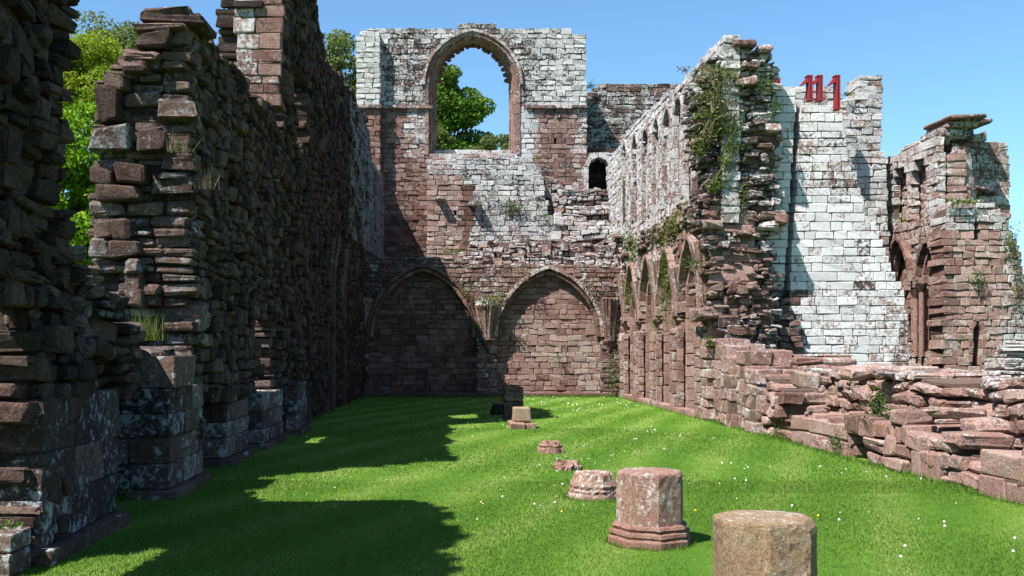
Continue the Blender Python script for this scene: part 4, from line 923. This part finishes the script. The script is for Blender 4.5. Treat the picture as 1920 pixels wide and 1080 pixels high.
# ================================================================== PIER BASES ON THE LAWN
def octa(mb, cx, cy, prof, rot=0.0, attr=(.3, .25, .4), n=8, jit=.003, chips=0, seg=5):
    """octagonal drum from a (radius, z) profile, flat sides subdivided so the stone can be uneven"""
    m = n * seg; th = np.arange(m) / m * 2 * math.pi + rot
    def rad(t): q = (t - rot) % (2 * math.pi / n) - math.pi / n; return math.cos(math.pi / n) / math.cos(q)
    fac = np.array([rad(t) for t in th]); V = []
    for r, z in prof: V.append(np.stack([cx + r * fac * np.cos(th), cy + r * fac * np.sin(th), np.full(m, z)], 1))
    V = np.concatenate(V); V += RNG.normal(0, jit, V.shape)
    q = [[i * m + j, i * m + (j + 1) % m, (i + 1) * m + (j + 1) % m, (i + 1) * m + j] for i in range(len(prof) - 1) for j in range(m)]
    for (ax, ay, az, d) in (chips if chips else ()):   # knock corners off: push vertices beyond a plane back onto it
        nv = np.array([ax, ay, az], float); nv /= np.linalg.norm(nv); s = (V - np.array([cx, cy, prof[-1][1]])) @ nv - d
        V[s > 0] -= s[s > 0][:, None] * nv
    mb.add(V, q, (attr[2], attr[0], attr[1], 1))
    r, z = prof[-1]; k = len(prof) - 1
    # worn top as concentric rings
    rings = []; base = V[k * m:(k + 1) * m]
    for f in (.75, .45, .18): w = base * f + np.array([cx, cy, z]) * (1 - f); w[:, 2] += RNG.normal(0, jit * 1.2, m) + .006; rings.append(w)
    W = np.concatenate([base] + rings); q = [[i * m + j, i * m + (j + 1) % m, (i + 1) * m + (j + 1) % m, (i + 1) * m + j] for i in range(3) for j in range(m)]
    mb.add(W, q, (attr[2], attr[0], attr[1], 1)); mb.add(rings[-1], [list(range(m))], (attr[2], attr[0], attr[1], 1))
def ground_y(py): return CH * FPX / (py - VY)
G = 'pier bases in a row on the lawn'
# 1 nearest, cut by the lower edge
Y1 = 6.25; x1 = fr(1436, 0, Y1)[0]; zt1 = fr(0, 972, Y1)[1]
def drum(mb, plan, zs, attr, jit=.0015, chips=(), seg=9, top_l=.5):
    P = np.array(plan); m = len(P) * seg; ring_ = []
    for k in range(len(P)):
        p, q = P[k], P[(k + 1) % len(P)]
        for t in range(seg): ring_.append(p + (q - p) * t / seg)
    ring_ = np.array(ring_); c = P.mean(0); V = []; lv = []
    for (f, z) in zs: V.append(np.column_stack([c + (ring_ - c) * f, np.full(m, z)])); lv += [attr[0]] * m
    for f in (.9, .7, .45, .2): V.append(np.column_stack([c + (ring_ - c) * f * zs[-1][0], np.full(m, zs[-1][1] + .004)])); lv += [top_l] * m
    V = np.concatenate(V); n = len(zs) + 4
    V += RNG.normal(0, jit, V.shape) + (.002 * np.sin(V[:, [2, 0, 1]] * 21 + 1.3) * np.sin(V[:, [1, 2, 0]] * 13))
    for (ax, ay, az, px, py, pz) in chips:
        nv = np.array([ax, ay, az], float); nv /= np.linalg.norm(nv); s = (V - np.array([px, py, pz])) @ nv; V[s > 0] -= s[s > 0][:, None] * nv
    q = [[i * m + j, i * m + (j + 1) % m, (i + 1) * m + (j + 1) % m, (i + 1) * m + j] for i in range(n - 1) for j in range(m)]
    A = np.column_stack([np.full(n * m, attr[2]), lv, np.full(n * m, attr[1]), np.ones(n * m)])
    mb.add(V, q, A); mb.add(V[-m:], [list(range(m))], A[-m:])
sc1 = Y1 / FPX * .965
plan1 = [(x1 + u * sc1, Y1 + d * sc1) for u, d in [(-93, -30), (-14, -68), (62, -66), (94, -14), (96, 50), (50, 96), (-40, 98), (-90, 48)]]
mb = MB(); drum(mb, plan1, [(1.0, z) for z in np.linspace(-.02, zt1 - .035, 14)] + [(.995, zt1 - .02), (.98, zt1 - .007), (.955, zt1)], (.3, .3, .5), chips=[(.75, -.5, .8, x1 + 66 * sc1, Y1 - 50 * sc1, zt1 - .035), (-.9, -.4, .8, x1 - 90 * sc1, Y1 - 38 * sc1, zt1 - .008)], top_l=.44)
tag(mb.build('pier_stump', M['tan'], base=(x1, Y1, 0)), 'nearest octagonal pier stump, cut by the lower edge of the picture, with a chipped corner', 'pier stump', G)
# 2 tall octagon on moulded base
Y2 = ground_y(1030) + .25; x2 = fr(1218, 0, Y2)[0]; s2 = Y2 / FPX; r2 = 60 * s2 / math.cos(math.pi / 8) * .98; zt = fr(0, 883, Y2)[1]
root2 = empty('pier_stump', (x2, Y2, 0), 'octagonal pier stump on a moulded base with lichened sides, second from the bottom edge', 'pier stump', G)
mb = MB(); octa(mb, x2, Y2, [(r2 * (1 + .004 * math.sin(z * 9)), z) for z in np.linspace(.14, zt - .02, 9)] + [(r2 * .98, zt - .006), (r2 * .95, zt)], math.radians(3), (.4, .15, .45), jit=.0018, chips=[(1, -.3, .8, .2), (-.8, .2, 1, .24)]); mb.build('shaft', [M['pier']], root2)
mb = MB(); R = lambda k: r2 * k
octa(mb, x2, Y2, [(R(1.24), -.02), (R(1.24), .06), (R(1.2), .075), (R(1.16), .08), (R(1.21), .1), (R(1.19), .125), (R(1.08), .135), (R(1.14), .16), (R(1.1), .18), (R(1.0), .19)], math.radians(3), (.2, .25, .35), jit=.0022); mb.build('moulded_base', [M['pier']], root2)
# 3 low bell shaped base
Y3 = ground_y(938) + .25; x3 = fr(1112, 0, Y3)[0]; s3 = Y3 / FPX; q = 48 * s3
mb = MB(); octa(mb, x3, Y3, [(q * 1.08, -.02), (q * 1.04, .03), (q * .98, .06), (q * 1.0, .09), (q * .93, .11), (q * .95, .14), (q * .84, .2), (q * .78, .26), (q * .72, .275)], .3, (.42, .2, .5), jit=.005, n=8)
tag(mb.build('pier_stump', M['pier'], base=(x3, Y3, 0)), 'low rounded pier base whitened with lichen, just left of the tall moulded octagon', 'pier stump', G)
# 4 flat
Y4 = ground_y(883) + .2; x4 = fr(1063, 0, Y4)[0]; s4 = Y4 / FPX
mb = MB(); octa(mb, x4, Y4, [(29 * s4, -.02), (28 * s4, .04), (24 * s4, .07), (22 * s4, .1)], .2, (.35, .1, .5), jit=.012)
tag(mb.build('pier_stump', M['pier'], base=(x4, Y4, 0)), 'flattest pier base, a thin slab barely above the grass', 'pier stump', G)
Y5 = ground_y(851) + .25; x5 = fr(1032, 0, Y5)[0]; s5 = Y5 / FPX
mb = MB(); octa(mb, x5, Y5, [(27 * s5, -.02), (26 * s5, .07), (22 * s5, .09), (24 * s5, .11), (23 * s5, .13), (17 * s5, .14), (17 * s5, .165)], .3, (.3, .1, .5), jit=.008)
tag(mb.build('pier_stump', M['pier'], base=(x5, Y5, 0)), 'small two-tiered pier base in the middle of the row', 'pier stump', G)
# 6 cube on a slab
Y6 = ground_y(805) + .3; s6 = Y6 / FPX
root6 = empty('pier_stump', (fr(976, 0, Y6)[0], Y6, 0), 'squared buff block standing on a broken plinth stone in full sun', 'pier stump', G)
(a, zt), (b_, zb) = fr(962, 764, Y6), fr(994, 790, Y6)
mb = MB(); blocks(mb, [(a, b_, Y6 - .2, Y6 + .25, zb, zt)], ID, (.15, .15, .6), .02, .02); mb.build('upper_block', [M['pier']], root6)
mb = MB(); (a, zt), (b_, _) = fr(954, 791, Y6), fr(983, 0, Y6); blocks(mb, [(a, b_, Y6 - .3, Y6 + .35, -.03, zb), (b_ + .01, b_ + .22, Y6 - .25, Y6 + .2, -.03, zb * .8)], ID, (.25, .2, .5), .03, .06); mb.build('plinth', [M['pier']], root6)
# 7 dark drum beyond, in shade
Y7 = ground_y(786) + .25
root7 = empty('pier_stump', (fr(957, 0, Y7)[0], Y7, 0), 'tall dark block in the shadow behind the squared buff block', 'pier stump', G)
(a, zt), (b_, zb) = fr(944, 724, Y7), fr(979, 752, Y7); z2 = fr(0, 778, Y7)[1]
mb = MB(); blocks(mb, [(a, b_, Y7 - .3, Y7 + .25, zb + .005, zt), (a, b_, Y7 - .3, Y7 + .25, z2 - .1, zb)], ID, (.2, .5, .2), .02, .03); mb.build('upper_blocks', [M['brown']], root7)
mb = MB(); blocks(mb, [(a - .08, b_ + .1, Y7 - .4, Y7 + .35, -.03, z2 - .1)], ID, (.1, .5, .1), .02, .03); mb.build('plinth', [M['brown']], root7)
Y8 = 24.2; xx = fr(934, 0, Y8)[0]
mb = MB(); octa(mb, xx, Y8, [(.2, -.02), (.2, .08), (.16, .2), (.13, .26)], .2, (.1, .5, .1), jit=.01)
tag(mb.build('fallen_stone', M['dark'], base=(xx, Y8, 0)), 'small dark stone on the shaded grass left of the tall dark block', 'stone')

# ================================================================== TREES
GT = 'trees beyond the ruins'
def T(px, py, Y): return fr(px, py, Y)
def tree_at(px, ytop, ybase, wpx, Y, name, label, mat, **k):
    x, zt = T(px, ytop, Y); zb = T(px, ybase, Y)[1]; return tree(name, label, (x, Y, zb), zt - zb, wpx / 2 / FPX * Y, mat, group=GT, **k)
tree_at(178, 68, 330, 260, 44, 'broadleaf_tree', 'yellow-green domed tree showing its branches, between the nearest wall and the ragged stump', M['leaf_yellow'], nclump=80, per=430, leaf=.085, low=.3, seed=1)
tree_at(130, 165, 620, 330, 36, 'broadleaf_tree', 'lush bright green tree filling the gap left of the ragged stump', M['leaf_bright'], nclump=90, per=520, leaf=.1, low=.0, seed=2, trunk_h=.15)
tree_at(195, 44, 230, 240, 75, 'broadleaf_tree', 'pale distant tree top peeping above the yellow-green domed tree', M['leaf_pale'], nclump=60, per=300, leaf=.13, low=.2, seed=3)
tree_at(425, 78, 300, 170, 70, 'broadleaf_tree', 'small patch of tree top between the ragged stump and the tallest shaded wall', M['leaf_yellow'], nclump=50, per=260, leaf=.13, low=.2, seed=4)
tree_at(628, 40, 330, 170, 62, 'broadleaf_tree', 'thin pale tree just left of the big window wall', M['leaf_pale'], nclump=60, per=230, leaf=.11, low=.15, seed=5)
tree_at(650, 150, 420, 160, 56, 'broadleaf_tree', 'darker low tree below the thin pale tree left of the window wall', M['leaf_mid'], nclump=50, per=300, leaf=.13, low=.1, seed=6)
tree_at(838, 118, 420, 190, 66, 'broadleaf_tree', 'large dark green tree seen through the empty window', M['leaf_mid'], nclump=95, per=330, leaf=.14, low=.1, seed=8, crown=(.95, .8, 1))
tree_at(824, 200, 420, 84, 58, 'bush', 'light green bush at the left jamb inside the empty window', M['leaf_pale'], nclump=26, per=300, leaf=.1, low=.1, seed=9)
tree_at(940, 228, 420, 120, 58, 'bush', 'pale yellow-green bush at the right jamb inside the empty window', M['leaf_pale'], nclump=30, per=260, leaf=.1, low=.1, seed=10)

# ================================================================== WALL PLANTS
def wp_front(n, px, py, sx, sy, Y, d=.12):   # cloud of leaves on a camera-facing wall
    x, z = fr(px, py, Y); return np.stack([x + RNG.normal(0, sx / FPX * Y * .5, n), Y - np.abs(RNG.normal(0, d, n)), z + RNG.normal(0, sy / FPX * Y * .5, n)], 1)
def wp_side(n, px, py, sy_m, sz_m, X, d=.1, left=False):
    y, z = sd(px, py, X); return np.stack([X + (1 if left else -1) * np.abs(RNG.normal(0, d, n)), y + RNG.normal(0, sy_m, n), z + RNG.normal(0, sz_m, n)], 1)
GP = 'weeds rooted in the masonry'
def vine(label, chain, n, s, Y, mat, sx=14):
    pts = []
    for (px, py, w) in chain: pts.append(wp_front(n, px, py, w, sx, Y, .12))
    mb = MB(); leaves(mb, np.concatenate(pts), s, flat=.3)
    for k in range(26):
        a = random.choice(chain); b_ = random.choice(chain); (xa, za), (xb, zb) = fr(a[0], a[1], Y), fr(b_[0], b_[1], Y)
        if abs(za - zb) > 1.2: continue
        tube(mb, [(xa + random.uniform(-.15, .15), Y - .1, za), ((xa + xb) / 2, Y - .2, (za + zb) / 2 + .1), (xb + random.uniform(-.15, .15), Y - .08, zb)], .007, 4)
    return tag(mb.build('climbing_plant', mat), label, 'climbing plant', GP)
vine('dense green and brown vine covering the upper left of the rubble end', [(1335, 135, 30), (1345, 160, 40), (1325, 185, 30), (1345, 200, 46), (1318, 220, 26), (1330, 240, 34), (1312, 265, 22), (1308, 285, 16), (1360, 140, 26), (1355, 230, 20)], 230, .026, Yr - .15, M['weed'])
vine('dry brown tangle of stems under the green vine on the rubble end', [(1350, 215, 40), (1330, 150, 30), (1340, 190, 40), (1320, 260, 20)], 110, .03, Yr - .2, M['dryvine'])
vine('smaller green vine trailing down the middle of the rubble end', [(1366, 250, 26), (1372, 275, 24), (1358, 300, 22), (1350, 335, 20), (1338, 350, 18), (1376, 238, 18)], 150, .026, Yr - .15, M['weed'])
for (px, py, sx, sy, Y, n, s, mt, lab) in [
    (1415, 158, 40, 14, Yr - .1, 260, .028, 'weed', 'grassy weed patch near the top of the rubble end'),
    (1452, 203, 14, 16, Yr - .1, 150, .028, 'weed_dark', 'green weed at the right edge of the rubble end'),
    (1392, 370, 10, 30, Yr - .1, 140, .025, 'weed', 'thin green weed hanging halfway down the rubble end'),
    (1300, 495, 22, 16, Yr - .1, 200, .028, 'weed_dark', 'dark green weed low on the left of the rubble end'),
    (1328, 640, 14, 14, 22.0, 160, .025, 'weed', 'weed above the pilaster foot'),
    (965, 391, 24, 14, Yp - .1, 320, .035, 'weed_dark', 'round green bush growing out of the white patch under the window'),
    (1023, 406, 16, 8, Yp - .1, 140, .03, 'weed_dark', 'small weed right of the round bush, at the broken edge'),
    (893, 380, 14, 8, Yp - .4, 90, .03, 'weed', 'weed on the projecting stone under the window'),
    (925, 369, 14, 6, Yp - .1, 90, .03, 'weed', 'small green tuft on the wall between the projecting stone and the round bush'),
    (915, 564, 34, 12, 33.3, 420, .03, 'weed', 'grass growing on top of the fluted corbel'),
    (893, 612, 16, 16, 33.5, 220, .025, 'weed', 'grass on the wall just left of the fluted corbel'),
    (873, 545, 14, 12, 33.5, 140, .03, 'weed', 'green weed on the blind arch left of the corbel'),
    (985, 512, 14, 30, 33.5, 160, .028, 'moss', 'brownish moss left of the blind arch apex'),
    (940, 545, 14, 14, 33.5, 120, .028, 'weed', 'weed on the arch moulding right of the corbel'),
    (1100, 535, 20, 20, 33.5, 200, .028, 'moss', 'mossy patch right of the blind arch'),
    (1047, 672, 10, 10, 33.8, 90, .025, 'weed_dark', 'little weed low in the middle of the blind arch'),
    (855, 473, 26, 6, 35, 220, .035, 'weed', 'green weed strip on the ledge left of the rubble band'),
    (1010, 296, 8, 4, Yw - .2, 60, .035, 'weed', 'weed on the wall top right of the window sill'),
    (932, 291, 60, 5, Yw + .8, 260, .03, 'weed', 'low weeds along the window sill'),
    (1108, 163, 10, 8, 41, 120, .04, 'weed_dark', 'green weed on top of the mottled wall behind'),
    (1282, 132, 12, 8, 24, 60, .03, 'dryvine', 'small reddish plant on the arcade wall top'),
    (713, 322, 8, 14, 38.2, 160, .035, 'weed', 'green weed at the top end of the far shaded wall'),
    (712, 330, 6, 10, 38.0, 60, .035, 'moss', 'yellowish moss beside the weed on the far shaded wall'),
    (1760, 415, 22, 8, 26.4, 200, .03, 'moss', 'yellow-green moss cushion on the chapel turret side'),
    (1805, 378, 40, 6, Yg - .1, 260, .03, 'weed', 'grass fringe along the top of the pink chapel piece'),
    (1831, 521, 14, 18, Yg - .1, 180, .028, 'weed_dark', 'green weed on the pink chapel wall above the small lancet'),
    (1710, 495, 20, 18, 28.8, 240, .03, 'weed', 'green weed between the two red chapel arches'),
    (1893, 455, 16, 36, Yg - .1, 320, .028, 'weed', 'green weeds on the sloping right edge of the chapel'),
    (1906, 540, 12, 60, Yg - .1, 300, .028, 'moss', 'mossy patches lower down the sloping edge of the chapel'),
    (1705, 416, 60, 10, 28.2, 280, .028, 'weed', 'grass under the two chapel lancets'),
    (1590, 178, 14, 4, 28.2, 100, .03, 'moss', 'grassy top of the wall beside the tall pillar')]:
    plant('wall_plant', lab, 'wall plant', wp_front(n, px, py, sx, sy, Y, .08), s, M[mt], GP)
for (px, py, sy_, sz_, n, s, mt, lab) in [
    (1250, 432, .8, .16, 700, .035, 'moss', 'olive moss cushions along the ledge of the arcade wall'),
    (1276, 412, .6, .16, 620, .03, 'weed', 'bright grass on the ledge nearest the rubble end'),
    (1180, 450, .5, .25, 300, .035, 'weed_dark', 'green plant on the arcade wall at the left end of the ledge'),
    (1190, 470, .6, .3, 260, .03, 'weed', 'yellow-green plant hanging below the ledge beside the end wall'),
    (1248, 500, .25, .5, 420, .028, 'weed', 'long green strand hanging down between two vault ribs'),
    (1252, 565, .25, .35, 380, .028, 'weed_dark', 'dark green plant on the second vault springer'),
    (1230, 610, .2, .2, 160, .028, 'weed', 'weed under the second vault springer'),
    (1226, 520, .2, .4, 200, .028, 'weed', 'thin green strand left of the long hanging one'),
    (1183, 560, .4, .2, 200, .03, 'weed', 'weed clump on the farthest vault springers'),
    (1175, 535, .4, .25, 160, .03, 'weed_dark', 'dark weed on the arcade wall close to the end wall'),
    (1168, 350, .5, .6, 90, .035, 'weed', 'sparse weeds on the upper arcade wall at its far end'),
    (1235, 320, .6, .6, 90, .03, 'weed', 'few small weeds in the middle of the upper arcade wall')]:
    plant('wall_plant', lab, 'wall plant', wp_side(n, px, py, sy_, sz_, 6.12, .07), s, M[mt], GP)
plant('wall_plant', 'tall leafy weed at the corner where the arcade wall meets the end wall', 'wall plant', wp_front(420, 1149, 706, 12, 40, 33.0, .1), .035, M['weed_dark'], GP)
plant('wall_plant', 'leafy weed growing out of a gap in the low pink wall', 'wall plant', np.concatenate([wp_front(260, 1650, 770, 34, 24, 14.0, .08), wp_front(120, 1640, 745, 16, 22, 14.2, .06)]), .022, M['weed_dark'], GP)
plant('wall_plant', 'leafy weed at the foot of the low wall beside a dark hole', 'wall plant', wp_side(260, 1575, 835, .12, .1, 6.1, .05), .02, M['weed_dark'], GP)
plant('wall_plant', 'small weed at the foot of the low wall near the pilasters', 'wall plant', wp_side(160, 1465, 812, .15, .1, 6.1, .05), .02, M['weed'], GP)
plant('wall_plant', 'low leafy weeds on the ledge stone at the left edge', 'wall plant', np.concatenate([np.stack([RNG.uniform(-3.6, -3.15, 260), RNG.uniform(6.95, 7.25, 260), .33 + np.abs(RNG.normal(0, .03, 260))], 1)]), .014, M['weed_dark'], GP)
plant('wall_plant', 'leafy weed between the two nearest pier stubs', 'wall plant', np.stack([RNG.normal(-3.5, .1, 260), RNG.normal(10.4, .2, 260), .02 + np.abs(RNG.normal(0, .09, 260))], 1), .022, M['weed'], GP)
GQ = 'grass tufts on the stonework'
x, z = fr(278, 622, 10.9); tuft('bright grass tuft on the low slumped wall beside the ragged stump', (x, 10.8, z - .1), 160, .3, .005, .09, M['weed'], GQ)
x, z = fr(330, 275, 11.5); tuft('dry grass tuft on the face of the ragged stump', (x, 11.55, z - .05), 70, .24, .003, .07, M['dryvine'], GQ)
x, z = fr(382, 335, 11.6); tuft('spiky dry tuft sticking out right of the pale quoin blocks', (x, 11.75, z - .1), 60, .28, .003, .05, M['dryvine'], GQ)
x, z = fr(368, 722, 12.1); tuft('small green tuft on the corner of the tallest pier stub', (-3.1, 11.9, 1.2), 40, .13, .004, .04, M['weed'], GQ)

# dandelions
def dandelion(x, y, h, s, head, lab, grp):
    r = empty('dandelion', (x, y, 0), lab, 'flower', grp)
    mb = MB(); tube(mb, [(x, y, -.01), (x + .008, y, h * .5), (x + .012, y, h)], .003, 4); mb.build('stem', M['stem'], r)
    mb = MB(); th = np.linspace(0, math.pi, 6)
    tube(mb, [(x + .012, y, h + s * (1 - math.cos(t)) - s * .3) for t in th], [max(.002, s * math.sin(t)) for t in th], 8); mb.build('seed_head' if head == 'clock' else 'flower_head', M[head], r)
    return r
for px, py, hd in [(1694, 1030, 'clock'), (1686, 1050, 'clock'), (1571, 980, 'clock'), (1768, 984, 'clock'), (1769, 992, 'clock'), (1369, 872, 'clock'), (1376, 902, 'clock'), (1397, 905, 'clock'), (1483, 953, 'clock'), (1660, 898, 'clock'), (1725, 902, 'clock'), (1900, 1015, 'clock'), (1897, 1040, 'clock'), (1244, 845, 'clock'), (1192, 826, 'clock'), (1053, 912, 'clock'), (1000, 950, 'clock'), (1038, 947, 'clock'), (940, 936, 'clock'), (1188, 826, 'clock')]:
    Y = ground_y(py + 12); dandelion(fr(px, 0, Y)[0], Y, 12 / FPX * Y + .02, .011, hd, 'white round dandelion clock standing above the lawn', 'dandelion clocks on the lawn')
for px, py in [(1051, 962), (900, 944), (1170, 846), (1532, 970), (1302, 960)]:
    Y = ground_y(py + 6); dandelion(fr(px, 0, Y)[0], Y, .04, .011, 'yellow', 'yellow dandelion flower open on the lawn', 'yellow dandelions on the lawn')

# ================================================================== LIGHT, SKY, CAMERA
SUN = np.array([.55, .46, -1.0]); SUN /= np.linalg.norm(SUN)
elev = math.asin(-SUN[2]); az = math.atan2(-SUN[0], -SUN[1])
w = bpy.data.worlds.new('World'); bpy.context.scene.world = w; w.use_nodes = True; nt = w.node_tree; nt.nodes.clear()
sky = nt.nodes.new('ShaderNodeTexSky'); sky.sky_type = 'NISHITA'; sky.sun_disc = False; sky.sun_elevation = elev; sky.sun_rotation = az % (2 * math.pi)
sky.air_density = 1.0; sky.dust_density = .6; sky.ozone_density = .7
bg = nt.nodes.new('ShaderNodeBackground'); bg.inputs[1].default_value = .078; o = nt.nodes.new('ShaderNodeOutputWorld')
tn = nt.nodes.new('ShaderNodeMix'); tn.data_type = 'RGBA'; tn.blend_type = 'MULTIPLY'; tn.inputs[0].default_value = 1; tn.inputs[7].default_value = (.68, .96, 1.12, 1)
nt.links.new(sky.outputs[0], tn.inputs[6]); nt.links.new(tn.outputs[2], bg.inputs[0]); nt.links.new(bg.outputs[0], o.inputs[0])
sl = bpy.data.lights.new('sun', 'SUN'); sl.energy = 5.0; sl.angle = math.radians(.53); sl.color = (1, .95, .87)
so = bpy.data.objects.new('sun', sl); C.objects.link(so)
from mathutils import Vector
so.rotation_euler = Vector(SUN.tolist()).to_track_quat('-Z', 'Y').to_euler(); so.location = (-10, -6, 20)
cam = bpy.data.cameras.new('camera'); co = bpy.data.objects.new('camera', cam); C.objects.link(co)
co.location = (0, 0, CH); co.rotation_euler = (math.pi / 2, 0, 0); cam.sensor_width = 36; cam.lens = 36 * FPX / 1920
cam.shift_x = (960 - VX) / 1920; cam.shift_y = (VY - 540) / 1920; cam.clip_end = 3000; cam.clip_start = .05
bpy.context.scene.camera = co
sc = bpy.context.scene; sc.view_settings.view_transform = 'Standard'; sc.view_settings.look = 'None'; sc.view_settings.exposure = 1.33; sc.view_settings.gamma = 1
sc.cycles.max_bounces = 6; sc.cycles.diffuse_bounces = 2; sc.cycles.transparent_max_bounces = 4
